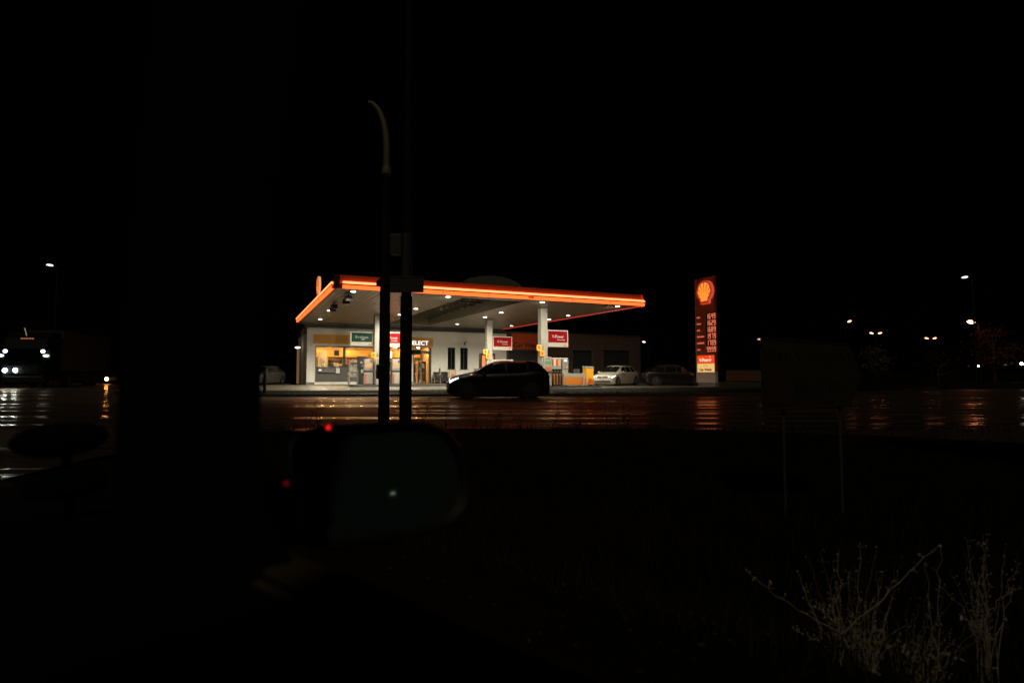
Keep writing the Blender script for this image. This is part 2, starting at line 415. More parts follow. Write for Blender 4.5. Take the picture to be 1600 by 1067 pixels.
# ------------------------------------------------------------------ canopy
X0, X1, Y0, Y1, ZS, ZT = 3.7, 21.25, 27.6, 48.0, 4.95, 5.50
RX0, RX1, RY0, RY1 = 10.4, 13.9, 28.8, 46.8          # long roof light in the middle
can = thing('fuel_canopy', 'long flat filling station canopy with glowing orange edge over the pumps', 'canopy', (0, 0, 0))
b = MB()
for q in ((X0 + .12, RX0, Y0 + .15, Y1), (RX1, X1 - .12, Y0 + .15, Y1), (RX0, RX1, Y0 + .15, RY0), (RX0, RX1, RY1, Y1)):
    b.face([(q[0], q[2], ZS), (q[1], q[2], ZS), (q[1], q[3], ZS), (q[0], q[3], ZS)])
b.build('soffit', M['soffit'], can, recalc=False)
b = MB()
for q in ((X0 + .12, RX0 - .05, Y0 + .15, Y1), (RX1 + .05, X1 - .12, Y0 + .15, Y1), (RX0 - .05, RX1 + .05, Y0 + .15, RY0 - .05), (RX0 - .05, RX1 + .05, RY1 + .05, Y1)):
    b.box(q[0], q[1], q[2], q[3], ZS + .02, ZT)
b.build('roof_deck', M['dark'], can)
rl = MB()
rl.box(RX0 - .04, RX0, RY0, RY1, ZS, 5.62); rl.box(RX1, RX1 + .04, RY0, RY1, ZS, 5.62); rl.box(RX0 - .04, RX1 + .04, RY1, RY1 + .04, ZS, 5.62); rl.box(RX0 - .04, RX1 + .04, RY0 - .04, RY0, ZS, 5.62)
up = rl.build('roof_light', mat('light_well_lining', (.24, .22, .17), .6, var=.1), can)
def arch(t, k=1.0): return ((RX0 + RX1) / 2 + math.cos(t) * (RX1 - RX0) / 2 * k, 5.62 + math.sin(t) * .64 * k)
b = MB()
vm = mat('vault_end', (.17, .155, .13), .6)
for y0 in (RY0 - .02, RY1 - .02):
    b = MB(); b.prism([arch(math.pi * i / 16) for i in range(17)], y0, y0 + .05); b.build('end_panel', vm, up)
b = MB(); b.grid([[(arch(math.pi * i / 16)[0], y, arch(math.pi * i / 16)[1]) for i in range(17)] for y in (RY0, RY1)]); b.build('vault_glazing', M['darkglass'], up, smooth=True)
b = MB()
for k in range(13):
    y = RY0 + .5 + k * (RY1 - RY0 - 1) / 12
    b.tube([(arch(math.pi * i / 12, .97)[0], y, arch(math.pi * i / 12, .97)[1]) for i in range(13)], .06, 6)
    b.box(RX0, RX1, y - .06, y + .06, 5.50, 5.60)
b.build('rib', M['grey'], up)
# edge: upper red panel, tube light, lower translucent band with joints
def edge(p0, p1, out, front=True):
    p0, p1, out = Vector(p0), Vector(p1), Vector(out)
    f = MB()
    prof = [(-.20, 5.60), (-.18, 5.58), (-.12, 5.44), (-.07, 5.30), (-.05, 5.14), (.085, 5.14), (.10, 5.155), (.10, 5.10)]
    f.grid([[p + out * u + Vector((0, 0, z)) for u, z in prof] for p in (p0, p1)])
    fo = f.build('fascia', M['fascia'], can, recalc=False)
    t = MB(); d = (p1 - p0).normalized()
    t.tube([p0 + d * .12 + out * .07 + Vector((0, 0, 5.215)), p1 - d * .12 + out * .07 + Vector((0, 0, 5.215))], .058, 10)
    t.build('light_tube', M['tube'], fo)
    c = MB(); c.grid([[p + out * u + Vector((0, 0, 5.146)) for u in (-.03, .05)] for p in (p0 + d * .1, p1 - d * .1)]); c.build('added_glow_strip', M['cove'], fo, recalc=False)  # hidden glow added to brighten the red panel above it
    l = MB(); l.grid([[p + out * u + Vector((0, 0, z)) for u, z in ((.09, 5.095), (.075, 4.955), (-.02, 4.93))] for p in (p0 + d * .1, p1 - d * .1)]); l.build('lower_band', M['band'], fo, recalc=False)
    jm = bpy.data.materials.get('joint') or mat('joint', (.25, .07, .02), .6); n = max(2, int((p1 - p0).length / 2.4))
    for k in range(1, n):
        c = p0 + (p1 - p0) * k / n + out * .09
        j = MB(); j.tube([c + Vector((0, 0, 4.955)), c + Vector((0, 0, 5.095))], .016, 6); j.build('joint', jm, fo)
    return fo
edge((X0 + .25, Y0, 0), (X1, Y0, 0), (0, -1, 0)); edge((X0, Y1, 0), (X0, Y0 + .2, 0), (-1, 0, 0))
edge((X1, Y0, 0), (X1, Y1, 0), (1, 0, 0)); 
b = MB(); b.box(X0 - .02, X0 + .24, Y0 - .03, Y0 + .18, 4.93, 5.58, .03); b.build('corner_cap', M['dark'], can)
b = MB(); b.box(X1 - .15, X1 - .10, Y0 + .2, Y1 - .1, 4.905, 4.945); b.build('red_edge_light', M['redline'], can)
b = MB(); b.box(X0 + .1, X1 - .1, Y1, Y1 + .06, 4.80, 5.56); b.build('rear_fascia', M['dark'], can)
b = MB(); b.box(13.6, 13.95, Y0 - .105, Y0 - .094, 4.985, 5.07); b.build('small_red_plate', em('red_plate', (1, .02, .01), .5), can)
emblem('shell_emblem', can, 1.02, (X0 - .20, 32.6, 5.18), (0, 0, -math.pi / 2), M['e_red'], M['e_yel'], em('emblem_edge', (1, .42, .17), .85), .12)
# loudspeakers and brackets under the left corner
for x, y in ((4.5, 29.6), (4.6, 31.0), (4.35, 33.5), (4.5, 35.2)):
    b = MB(); b.box(x, x + .35, y, y + .25, 4.62, 4.86, .02); b.tube([(x + .17, y + .12, 4.86), (x + .17, y + .12, 4.95)], .03, 6); b.build('loudspeaker', M['black'], can)
for x, y in ((8.08, 31.4), (8.25, 40.0), (16.5, 31.4), (16.5, 40.0)):
    if True:
        b = MB(); b.box(x - .22, x + .22, y - .22, y + .22, .09, 4.94, .02)
        c = b.build('column', M['whitep'], can); bx('base_plate', M['dark'], c, x - .30, x + .30, y - .30, y + .30, .095, .13, .01)
for x, y in [(4.7, 28.5), (9.45, 28.4), (14.9, 28.4), (19.9, 28.4), (4.8, 37.9), (9.45, 34.6), (15.1, 34.5), (20.1, 34.5), (15.3, 37.8), (20.3, 37.6), (5.0, 44.4), (9.45, 43.8), (15.5, 44.2), (20.2, 44.0), (9.45, 38.6)]:
    b = MB(); b.tube([(x, y, 4.93), (x, y, 4.948)], .16, 18); h = b.build('downlight', M['grey'], can, smooth=True)
    b = MB(); b.tube([(x, y, 4.922), (x, y, 4.928)], .125, 18); b.build('lens', M['led'], h)
    sl_ = bpy.data.lights.new('downlight_beam', 'SPOT'); sl_.energy = 1900; sl_.color = (1, .90, .72); sl_.spot_size = R_(160); sl_.spot_blend = 1.0; sl_.shadow_soft_size = .12
    so_ = bpy.data.objects.new('downlight_beam', sl_); COL.objects.link(so_); so_.location = (x, y, 4.88); so_.parent = can; so_.rotation_euler = (R_(32) if (y < 29 and x > 6) else R_(6) if y < 29 else R_(8) if y < 39 else 0, 0, 0)

# ------------------------------------------------------------------ shop
shop = thing('shop_building', 'white rendered filling station shop with lit window and yellow panels', 'shop', (0, 0, 0))
YF = 49.5
def wall_front(name, x0, x1, z0, z1, y, th, holes, m, parent):
    xs = sorted({x0, x1, *[h[0] for h in holes], *[h[1] for h in holes]}); zs = sorted({z0, z1, *[h[2] for h in holes], *[h[3] for h in holes]})
    inh = lambda x, z: any(h[0] < x < h[1] and h[2] < z < h[3] for h in holes)
    b = MB()
    for i in range(len(xs) - 1):
        for j in range(len(zs) - 1):
            if inh((xs[i] + xs[i + 1]) / 2, (zs[j] + zs[j + 1]) / 2): continue
            for yy in (y, y + th): b.face([(xs[i], yy, zs[j]), (xs[i + 1], yy, zs[j]), (xs[i + 1], yy, zs[j + 1]), (xs[i], yy, zs[j + 1])])
    for h in holes + [(x0, x1, z0, z1)]:
        for a, c in (((h[0], h[2]), (h[1], h[2])), ((h[1], h[2]), (h[1], h[3])), ((h[1], h[3]), (h[0], h[3])), ((h[0], h[3]), (h[0], h[2]))):
            b.face([(a[0], y, a[1]), (c[0], y, c[1]), (c[0], y + th, c[1]), (a[0], y + th, a[1])])
    return b.build(name, m, parent)
HOLES = [(5.24, 10.14, .28, 3.22), (11.0, 12.7, .28, 3.22), (13.32, 14.95, .10, 3.22), (16.47, 17.18, 1.34, 3.28), (17.64, 18.37, 1.34, 3.28)]
wall_front('wall', 4.58, 22.2, .0, 4.66, YF, .3, HOLES, M['white'], shop)
b = MB(); b.box(4.58, 4.88, YF + .3, 58, 0, 4.66); b.box(21.9, 22.2, YF + .3, 58, 0, 4.66); b.box(4.88, 21.9, 57.7, 58, 0, 4.66); b.build('side_wall', M['white'], shop)
b = MB(); b.box(4.4, 22.3, YF - .12, 58.2, 4.66, 4.93); b.build('roof', M['dark'], shop)
for q in ((4.6, 5.2), (10.2, 13.3), (15.0, 22.15)): bx('plinth', M['grey'], shop, q[0], q[1], YF - .03, YF, 0, .27)
bx('yellow_panel', M['yellow'], shop, 5.09, 7.91, YF - .08, YF, 3.40, 4.14, .01)
w = bx('window_frame', M['dark'], shop, 7.42, 7.62, YF - .02, YF + .2, 1.52, 3.22)
b = MB(); b.box(5.24, 5.32, YF + .05, YF + .2, .28, 3.22); b.box(10.06, 10.14, YF + .05, YF + .2, .28, 3.22); b.box(5.32, 10.06, YF + .05, YF + .2, 3.13, 3.22); b.build('surround', M['dark'], w)
b = MB(); b.face([(5.32, YF + .12, 1.52), (10.06, YF + .12, 1.52), (10.06, YF + .12, 3.13), (5.32, YF + .12, 3.13)]); b.build('pane', M['glass'], w)
sp = bx('spandrel_panel', mat('spandrel', (.10, .098, .082), .5, var=.1, scale=2), shop, 5.24, 10.14, YF + .01, YF + .16, .28, 1.52)
bx('night_counter', M['grey'], sp, 5.45, 6.75, YF - .16, YF + .01, 1.05, 1.40, .02)
bx('night_counter', M['white'], sp, 6.85, 7.15, YF - .12, YF + .01, .98, 1.42, .02)
bx('small_lit_window', M['select'], sp, 5.50, 5.70, YF - .18, YF - .161, 1.20, 1.30)
w2 = bx('window_frame', M['dark'], shop, 11.0, 12.7, YF + .05, YF + .2, .28, .5)
b = MB(); b.face([(11.0, YF + .12, .5), (12.7, YF + .12, .5), (12.7, YF + .12, 3.22), (11.0, YF + .12, 3.22)]); b.build('pane', M['glass'], w2)
# door with yellow board and lettering
sl = bx('shop_sign', M['yellow'], shop, 10.55, 15.05, YF - .10, YF, 3.28, 4.08, .01)
text('lettering', 'SELECT', .50, M['select'], sl, (13.80, YF - .112, 3.60), bold=.004, ext=.01, width=1.68)
emblem('shell_emblem', sl, .36, (13.02, YF - .13, 3.66), (0, 0, 0), M['signred'], M['yellow'], M['signwhite'], .02)
d = bx('door_frame', M['dark'], shop, 14.79, 14.95, YF - .02, YF + .25, .10, 3.22)
b = MB(); b.box(13.32, 14.79, YF + .05, YF + .2, 2.72, 2.95); b.box(14.02, 14.12, YF + .06, YF + .14, .1, 2.72); b.box(13.32, 13.42, YF + .06, YF + .14, .1, 2.72); b.build('door_leaf', M['grey'], d)
b = MB(); b.face([(13.42, YF + .1, .1), (14.79, YF + .1, .1), (14.79, YF + .1, 2.72), (13.42, YF + .1, 2.72)]); b.build('pane', M['glass'], d)
bx('green_board', M['green'], d, 13.2, 13.98, YF + .0, YF + .05, 2.62, 3.0)
bx('notice', M['signwhite'], d, 14.18, 14.36, YF + .08, YF + .095, 1.45, 1.85)
bx('door_mat', M['blackm'], shop, 13.3, 14.9, YF - 1.0, YF - .06, .095, .115)
for x0, x1, z1 in ((16.47, 17.18, 3.28), (17.64, 18.37, 3.28)):
    b = MB(); b.box(x0, x1, YF + .1, YF + .13, 1.34, z1); s_ = b.build('slit_window', M['darkglass'], shop)
    b = MB(); b.box(x0, x0 + .05, YF + .05, YF + .1, 1.34, z1); b.box(x1 - .05, x1, YF + .05, YF + .1, 1.34, z1); b.box(x0, x1, YF + .05, YF + .1, z1 - .05, z1); b.box((x0 + x1) / 2 - .02, (x0 + x1) / 2 + .02, YF + .05, YF + .1, 1.34, z1)
    b.build('frame', M['dark'], s_)
    bx('sill', M['grey'], s_, x0 - .05, x1 + .05, YF - .06, YF + .1, 1.30, 1.34)
b = MB(); b.box(18.0, 18.12, YF - .06, YF, 3.52, 3.78, .01); b.tube([(18.06, YF - .05, 3.72), (18.16, YF - .22, 3.86)], .03, 6); b.build('wall_lamp', M['dark'], shop)
# interior
inn = MB(); inn.box(4.9, 15.6, 54.6, 54.7, .1, 3.4); inn.box(15.5, 15.6, 49.85, 54.6, .1, 3.4); io = inn.build('interior_wall', mat('interior_wall', (.62, .45, .24), .7, var=.15, scale=.8), shop)
bx('interior_floor', mat('shop_floor', (.30, .26, .2), .4), shop, 4.9, 15.6, 49.85, 54.6, .05, .10)
bx('interior_ceiling', mat('shop_ceiling', (.6, .5, .35), .7), shop, 4.9, 15.6, 49.85, 54.6, 3.35, 3.42)
bx('upper_band', mat('shop_upper_band', (.75, .38, .07), .5), io, 4.95, 15.45, 54.0, 54.58, 2.45, 3.05)
bx('lit_niche', mat('niche', (.75, .68, .5), .6), io, 5.85, 6.6, 53.0, 53.2, .3, 2.9)
for i, (x, y) in enumerate([(5.9, 50.6), (7.0, 51.8), (8.4, 50.7), (9.3, 51.9), (9.9, 50.5), (11.6, 51.0), (12.4, 52.2), (13.8, 51.0), (14.6, 52.4), (6.2, 53.4), (8.5, 53.3), (13.5, 53.6)]):
    b = MB(); b.tube([(x, y, 3.30), (x, y, 3.345)], .10, 12); b.build('ceiling_lamp', M['shoplamp'], shop)
goods = [mat('goods_' + n_, c, .5) for n_, c in (('red', (.5, .05, .03)), ('brown', (.25, .1, .04)), ('cream', (.7, .6, .4)), ('yellow', (.7, .4, .05)), ('dark', (.05, .04, .03)), ('green', (.08, .2, .06)), ('white', (.75, .72, .65)))]
def shelf(label, x, y, w_, h_, dpt=.45):
    t = thing('goods_shelf', label, 'shelf', (x, y, .10), 0, 'shelves inside the shop')
    b = MB(); b.box(0, w_, dpt - .03, dpt, 0, h_)
    for k in range(int(h_ / .38) + 1): b.box(0, w_, 0, dpt - .03, k * .38, k * .38 + .025)
    b.box(-.02, 0, 0, dpt, 0, h_); b.box(w_, w_ + .02, 0, dpt, 0, h_); b.build('frame', goods[4], t)
    bs = [MB() for _ in goods]
    for k in range(int(h_ / .38)):
        xx = .02
        while xx < w_ - .1:
            ww = random.uniform(.07, .16); hh = random.uniform(.14, .31); random.choice(bs).box(xx, xx + ww * .92, .03, .3, k * .38 + .027, k * .38 + .027 + hh); xx += ww
    for m_, q in zip(goods, bs):
        if q.v: q.build('packet', m_, t)['kind'] = 'stuff'
shelf('packed goods shelf behind the left pane of the shop window', 6.8, 53.2, 1.1, 2.1)
shelf('packed goods shelf behind the right pane of the shop window', 7.9, 53.4, 2.1, 1.7)
shelf('packed goods shelf just inside the shop door', 13.5, 51.6, .62, 1.75)
shelf('packed goods shelf at the right inside the shop door', 14.3, 51.0, .6, 1.9)
cn = thing('sales_counter', 'low sales counter with till and display behind the shop window', 'counter', (5.4, 51.1, .1))
bx('body', goods[4], cn, 0, 2.0, 0, .7, 0, 1.3, .02); bx('worktop', goods[2], cn, -.05, 2.05, -.05, .75, 1.3, 1.35, .01)
bx('till', M['black'], cn, 1.1, 1.5, .1, .5, 1.35, 1.72, .02); bx('display', goods[6], cn, 1.6, 1.95, .1, .5, 1.35, 1.75, .02); bx('hanging_monitor', M['black'], cn, 1.55, 1.95, .0, .3, 2.4, 2.85, .02)
b = MB()
for i in range(16): b.ball((.75 + random.uniform(-.22, .22), .2 + random.uniform(-.1, .1), 1.55 + random.uniform(-.15, .45)), random.uniform(.05, .11), 8, 6)
b.build('wrapped_flowers', goods[6], cn, smooth=True)

for x0, x1, z0, z1, m_ in ((5.6, 5.9, 1.75, 2.2, 'cream'), (7.75, 8.15, 1.7, 2.3, 'red'), (8.3, 8.6, 1.62, 2.05, 'white'), (9.5, 9.95, 1.8, 2.6, 'yellow')):
    bx('window_poster', bpy.data.materials['goods_' + m_], w, x0, x1, YF + .105, YF + .112, z0, z1)
shelf('packed goods shelf deep inside behind the middle of the shop', 11.1, 52.6, 1.5, 1.9)
# ------------------------------------------------------------------ car wash hall
hall = thing('car_wash_hall', 'dark brick car wash hall with two roller doors behind the pumps', 'car wash', (0, 0, 0))
def brick_mat():
    m = mat('brick_courses', (.11, .07, .045), .85); nt = m.node_tree; N = nt.nodes; L = nt.links
    tc = N.new('ShaderNodeTexCoord'); mp = N.new('ShaderNodeMapping'); mp.inputs['Rotation'].default_value = (math.pi / 2, 0, 0); L.new(tc.outputs['Object'], mp.inputs[0])
    br = N.new('ShaderNodeTexBrick'); br.inputs['Scale'].default_value = 2.2; br.inputs['Color1'].default_value = (.13, .08, .05, 1); br.inputs['Color2'].default_value = (.08, .052, .035, 1); br.inputs['Mortar'].default_value = (.06, .055, .05, 1)
    L.new(mp.outputs[0], br.inputs[0]); L.new(br.outputs[0], N['Principled BSDF'].inputs['Base Color'])
    bp = N.new('ShaderNodeBump'); bp.inputs['Distance'].default_value = -.01; L.new(br.outputs['Fac'], bp.inputs['Height']); L.new(bp.outputs[0], N['Principled BSDF'].inputs['Normal'])
    return m
bm_ = brick_mat()
wall_front('wall', 22.25, 37.5, 0, 4.78, YF, .3, [(22.4, 25.4, .05, 3.16), (29.33, 31.57, .05, 3.27), (32.9, 36.07, .05, 3.33)], bm_, hall)
b = MB(); b.box(37.2, 37.5, YF + .3, 60, 0, 4.78); b.box(22.25, 22.5, YF + .3, 60, 0, 4.78); b.box(22.5, 37.2, 59.7, 60, 0, 4.78); b.build('side_wall', bm_, hall)
bx('roof', M['dark'], hall, 22.32, 37.6, YF - .06, 60.1, 4.78, 4.90)
for x0, x1, z1 in ((22.4, 25.4, 3.16), (29.33, 31.57, 3.27), (32.9, 36.07, 3.33)):
    b = MB(); n = int(z1 / .22)
    for k in range(n): b.box(x0, x1, YF + .18, YF + .24, .05 + k * (z1 - .05) / n, .05 + (k + .94) * (z1 - .05) / n, .012)
    r = b.build('roller_door', mat('roller_door', (.03, .035, .036), .5), hall)
    b = MB(); b.box(x0 - .10, x0, YF - .03, YF + .1, 0, z1); b.box(x1, x1 + .10, YF - .03, YF + .1, 0, z1); b.box(x0 - .1, x1 + .1, YF - .03, YF + .1, z1, z1 + .1); b.build('frame', mat('door_frame', (.13, .10, .07), .6), r)
sg = bx('car_wash_sign', mat('car_wash_orange', (.34, .06, .012), .6, em=(1, .10, .02), es=.025), hall, 22.7, 25.75, YF - .12, YF - .03, 3.27, 4.72, .01)
text('lettering', 'Car Wash', .66, mat('dark_letters', (.03, .01, .01), .5), sg, (24.2, YF - .13, 3.62), bold=.012, width=2.7)

# ------------------------------------------------------------------ hanging signs at the columns
def hang_sign(label, x0, x1, z0, z1, y, face, words, small, side, group=None):
    t = thing('hanging_sign', label, 'sign', ((x0 + x1) / 2, y, z0), 0, group)
    w_ = (x1 - x0) / 2; h = z1 - z0
    bx('panel', M['signwhite'], t, -w_, w_, -.06, .06, 0, h, .012)
    f = bx('face', face, t, -w_ + .07, w_ - .07, -.068, -.061, .27, h - .07)
    text('lettering', words, .27, M['signwhite'], f, (0, -.072, .27 + (h - .34) * .52), bold=.0, width=(2 * w_) * .56)
    b = MB(); xx = -.05
    for k in range(small): l = random.uniform(.05, .09); b.box(xx, xx + l, -.072, -.0685, .27 + (h - .34) * .20, .27 + (h - .34) * .26); xx += l + .02
    b.build('small_line', M['signwhite'], f)
    emblem('shell_emblem', t, .15, (w_ - .18, -.075, .06), (0, 0, 0), M['red'], M['yellow'], M['red'], .01)
    b = MB()
    for z in (.2, h - .2): b.tube([(side * w_, 0, z), (side * (w_ + .12), 0, z)], .03, 6)
    b.build('bracket', M['steel'], t)
G = 'fuel signs fixed to the canopy columns'
hang_sign('dark green sign in a pale frame on the left rear column', 6.45, 7.95, 2.85, 3.80, 40, M['green'], 'Erdgas', 3, 1, G)
hang_sign('red sign half hidden between the two dark poles', 8.55, 9.95, 2.80, 3.83, 40, M['signred'], 'V-Power', 5, -1, G)
hang_sign('bright red sign on the middle column above the black car', 16.80, 18.38, 2.72, 3.76, 40, M['signred'], 'V-Power', 6, -1, G)
hang_sign('dull red sign on the front right column above the four hose pump', 16.78, 18.26, 2.62, 3.66, 31.4, M['signred'], 'V-Power', 6, -1, G)
def flags(label, x, y, z):
    t = thing('pump_number_flag', label, 'number flag', (x, y, z), 0, 'yellow number flags')
    for k, (dx, dz) in enumerate(((-.32, .0), (-.12, -.33))):
        p = bx('flag_plate', M['yellow'], t, dx - .17, dx + .13, -.27 - .02 * k, -.25 - .02 * k, dz, dz + .36, .006)
        b = MB(); b.box(dx - .07, dx + .03, -.283 - .02 * k, -.271 - .02 * k, dz + .10, dz + .26); b.build('mark', M['red'], p)
    b = MB(); b.tube([(-.05, -.24, -.2), (-.05, -.24, .3)], .02, 6); b.build('bracket', M['steel'], t)
flags('pair of yellow number flags on the middle column, left of the bright red sign', 16.45, 40, 2.40)
flags('pair of yellow number flags on the front right column above the black car', 16.45, 31.4, 2.36)
flags('small dim yellow number flags beside the left rear column', 8.3, 40, 2.05)

# ------------------------------------------------------------------ pump islands and pumps
for nm, lb, x0, x1, y in (('pump_island', 'dark raised pump island under the left and middle columns', 6.4, 19.2, 40), ('pump_island', 'dark raised pump island at the front with the four hose pump', 14.8, 20.6, 31.4), ):
    b = MB(); pts = []
    for k in range(25):
        a = math.pi * (k / 12)
        cx_ = x1 - .55 if math.cos(a - math.pi / 2) > 0 else x0 + .55
        pts.append((cx_ + .55 * math.sin(a), y + .6 * -math.cos(a)))
    b.prism(pts, .08, .24, 'z'); tag(b.build(nm, M['dark'], smooth=False), lb, 'pump island', 'pump islands')
def slim_pump(label, x, y, w_, scr):
    t = thing('fuel_pump', label, 'fuel pump', (x, y, .24), 0, 'fuel pumps')
    h = w_ / 2
    c = bx('cabinet', M['whitep'], t, -h, h, -.25, .25, .03, .82, .02)
    bx('red_stripe', M['red'], c, -h + .04, -h + .13, -.256, -.251, .06, .70)
    bx('lower_shelf', M['black'], t, -h + .02, h - .02, -.22, .22, .82, .93)
    hd = bx('head', M['whitep'], t, -h, h, -.2, .2, .93, 1.72, .03)
    bx('display', scr, hd, -h + .06, h - .1, -.208, -.201, 1.18, 1.40); bx('keypad', M['grey'], hd, -h + .06, h - .06, -.206, -.201, .98, 1.10); bx('card_slot', M['dark'], hd, h - .18, h - .06, -.206, -.201, 1.48, 1.64)
    bx('base', M['black'], t, -h + .01, h - .01, -.23, .23, 0, .03)
    b = MB()
    for s in (-1, 1):
        b.tube([(s * (h + .03), -.05, 1.5), (s * (h + .10), -.12, 1.0), (s * (h + .09), -.12, .35), (s * (h + .03), -.1, .8)], .018, 6)
    b.build('hose', M['rubber'], t, smooth=True)
    return t
slim_pump('slim white fuel pump with amber display and red stripe, left of column', 7.66, 40, .56, M['screeno'])
slim_pump('slim white fuel pump with red stripe seen between the two dark poles', 9.55, 40, .56, M['screeno'])
b = MB(); b.box(9.12, 9.20, 39.7, 39.75, 2.05, 2.5); tag(b.build('payment_screen', M['screen']), 'narrow blue-white lit screen at the edge of the left dark pole', 'screen')
bx_ = MB(); bx_.tube([(9.16, 39.80, .24), (9.16, 39.80, 2.5)], .03, 6); o = bx_.build('screen_post', M['dark'], bpy.data.objects['payment_screen'])
def service(label, x, y):
    t = thing('service_unit', label, 'service unit', (x, y, .24), 0, 'service units at the columns')
    bx('cabinet', M['whitep'], t, -.22, .22, -.12, .12, 0, .80, .02)
    bx('bucket_shelf', M['dark'], t, -.23, .23, -.16, .12, .80, .88)
    p = bx('poster_case', M['whitep'], t, -.25, .25, -.1, .1, .88, 1.75, .02)
    bx('green_picture', mat('poster_green', (.10, .22, .12), .5), p, -.19, .19, -.106, -.101, 1.30, 1.50); bx('red_picture', mat('poster_red', (.45, .10, .04), .5), p, -.19, .19, -.106, -.101, .94, 1.16); bx('headline', M['grey'], p, -.17, .12, -.106, -.101, 1.60, 1.66)
service('white service unit with green and red poster at the left rear column', 8.30, 39.55)
service('white service unit with green and red poster beside the four hose pump', 16.55, 30.9)
# multi product pump
t = thing('fuel_pump', 'wide fuel pump with four black hoses and orange base', 'fuel pump', (17.5, 31.4, .24), 0, 'fuel pumps')
hd = bx('head', M['whitep'], t, -.62, .62, -.3, .3, 1.02, 1.70, .02)
for k in range(4):
    bx('product_strip', [goods[1], goods[2], M['red'], M['yellow']][k], hd, -.54 + k * .155, -.44 + k * .155, -.306, -.301, 1.22, 1.60)
bx('divider', M['black'], hd, .12, .20, -.306, -.301, 1.05, 1.66); bx('display', M['screen'], hd, .34, .48, -.308, -.301, 1.50, 1.60); bx('keypad', M['grey'], hd, .26, .55, -.306, -.301, 1.32, 1.42); bx('sticker', goods[1], hd, .33, .43, -.306, -.301, 1.10, 1.28)
bd = bx('body', M['orange'], t, -1.05, .62, -.26, .26, .06, .72, .02)
bx('nozzle_bay', M['black'], t, -.62, .22, -.2, .2, .72, 1.02); bx('side_panel', M['whitep'], t, .22, .62, -.26, .26, .72, 1.02, .01)
bx('plinth', M['black'], t, -1.0, .6, -.24, .24, 0, .06)
for k in range(4):
    x = -.50 + k * .19
    b = MB(); b.tube([(x, -.24, .98), (x, -.33, .88), (x, -.36, .74)], [.035, .03, .022], 8); n_ = b.build('nozzle', M['black'], t, smooth=True)
    b = MB(); b.ball((x, -.33, .87), (.035, .03, .045), 8, 6); b.build('grip', M['whitep'], n_, smooth=True)
    b = MB(); b.tube([(x, -.34, .74), (x - .01, -.37, .5), (x - .02, -.38, .15), (x + .03, -.36, .06), (x + .06, -.34, .12), (x + .08, -.3, .65)], .026, 8); b.build('hose', M['rubber'], t, smooth=True)
# pump at the middle column, mostly hidden behind the black car
t = thing('fuel_pump', 'fuel pump with pale top board showing over the black car roof', 'fuel pump', (17.5, 40, .24), 0, 'fuel pumps')
bx('cabinet', M['whitep'], t, -.6, .6, -.25, .25, 0, 1.46, .02); tb = bx('top_board', M['signwhite'], t, -.88, .86, -.28, .2, 1.47, 1.76, .02)
b = MB()
for k in range(7): x = -.72 + k * .2; b.box(x, x + random.uniform(.06, .13), -.287, -.281, 1.54, 1.69)
b.build('board_marks', M['grey'], tb); bx('red_mark', M['red'], tb, -.2, -.05, -.288, -.281, 1.55, 1.68)
# barrier box, bin
t = thing('counter_block', 'orange and white pump counter block right of the four hose pump', 'counter', (18.72, 30.95, .24))
b = MB(); b.box(-1.06, .42, -.10, .10, .02, .76, .015); c = b.build('body', M['whitep'], t)
bx('orange_face', M['orange'], c, -1.02, .18, -.106, -.101, .06, .53); bx('red_edge', M['red'], c, .18, .27, -.106, -.101, .06, .53)
b = MB(); b.tube([(.38, -.05, .6), (.50, -.08, .3), (.58, -.1, -.10)], .035, 8); b.build('hose', M['whitep'], t, smooth=True)
bx('top_tray', M['dark'], t, -.32, .10, -.06, .08, .76, 1.0, .02)
t = thing('litter_bin', 'yellow litter bin with pale lid and red picture', 'bin', (19.72, 31.4, .24))
bx('body', M['yellow'], t, -.26, .28, -.22, .22, .06, 1.08, .02); bx('lid', M['whitep'], t, -.28, .30, -.24, .24, 1.08, 1.20, .02)
b = MB(); b.prism([(-.20, .12), (.22, .12), (.22, .35), (-.05, .5)], -.226, -.221); b.build('picture', mat('bin_red', (.5, .07, .02), .5), t); bx('foot', M['black'], t, -.2, .2, -.16, .16, 0, .06)
# left cluster: rack, black unit, white bollard
t = thing('goods_rack', 'pale outdoor goods rack with round canister, left of black cabinet', 'rack', (7.52, 45, .09))
b = MB()
for x in (-.3, .28):
    for y in (-.2, .2): b.box(x, x + .03, y, y + .03, 0, 1.9)
for z in (.25, .62, 1.0, 1.55, 1.87): b.box(-.3, .31, -.2, .23, z, z + .025)
b.build('frame', M['signwhite'], t)
b = MB(); b.ball((.02, 0, .85), (.24, .18, .17), 12, 8); b.build('canister', M['signwhite'], t, smooth=True)
for z, h, m_ in ((.28, .26, M['grey']), (.65, .28, M['signwhite']), (1.03, .5, M['signwhite']), (1.58, .12, M['black']), (1.72, .12, goods[2])):
    b = MB(); x = -.25
    while x < .2: b.box(x, x + .10, -.15, .15, z, z + h * random.uniform(.8, 1)); x += .125
    b.build('packet', m_, t)
t = thing('air_station', 'tall black air and water cabinet beside the pale goods rack', 'cabinet', (8.1, 45, .09))
bx('body', M['black'], t, -.27, .27, -.2, .2, 0, 1.3, .02); hd = bx('head', M['black'], t, -.30, .30, -.22, .22, 1.3, 2.2, .03)
b = MB(); b.tube([(-.05, -.225, 1.72), (-.05, -.235, 1.72)], .08, 14); b.build('gauge', M['signwhite'], hd); bx('label_plate', M['grey'], hd, .02, .2, -.226, -.221, 1.42, 1.56); bx('paper_towel', M['signwhite'], t, -.05, .12, -.215, -.201, .95, 1.2)
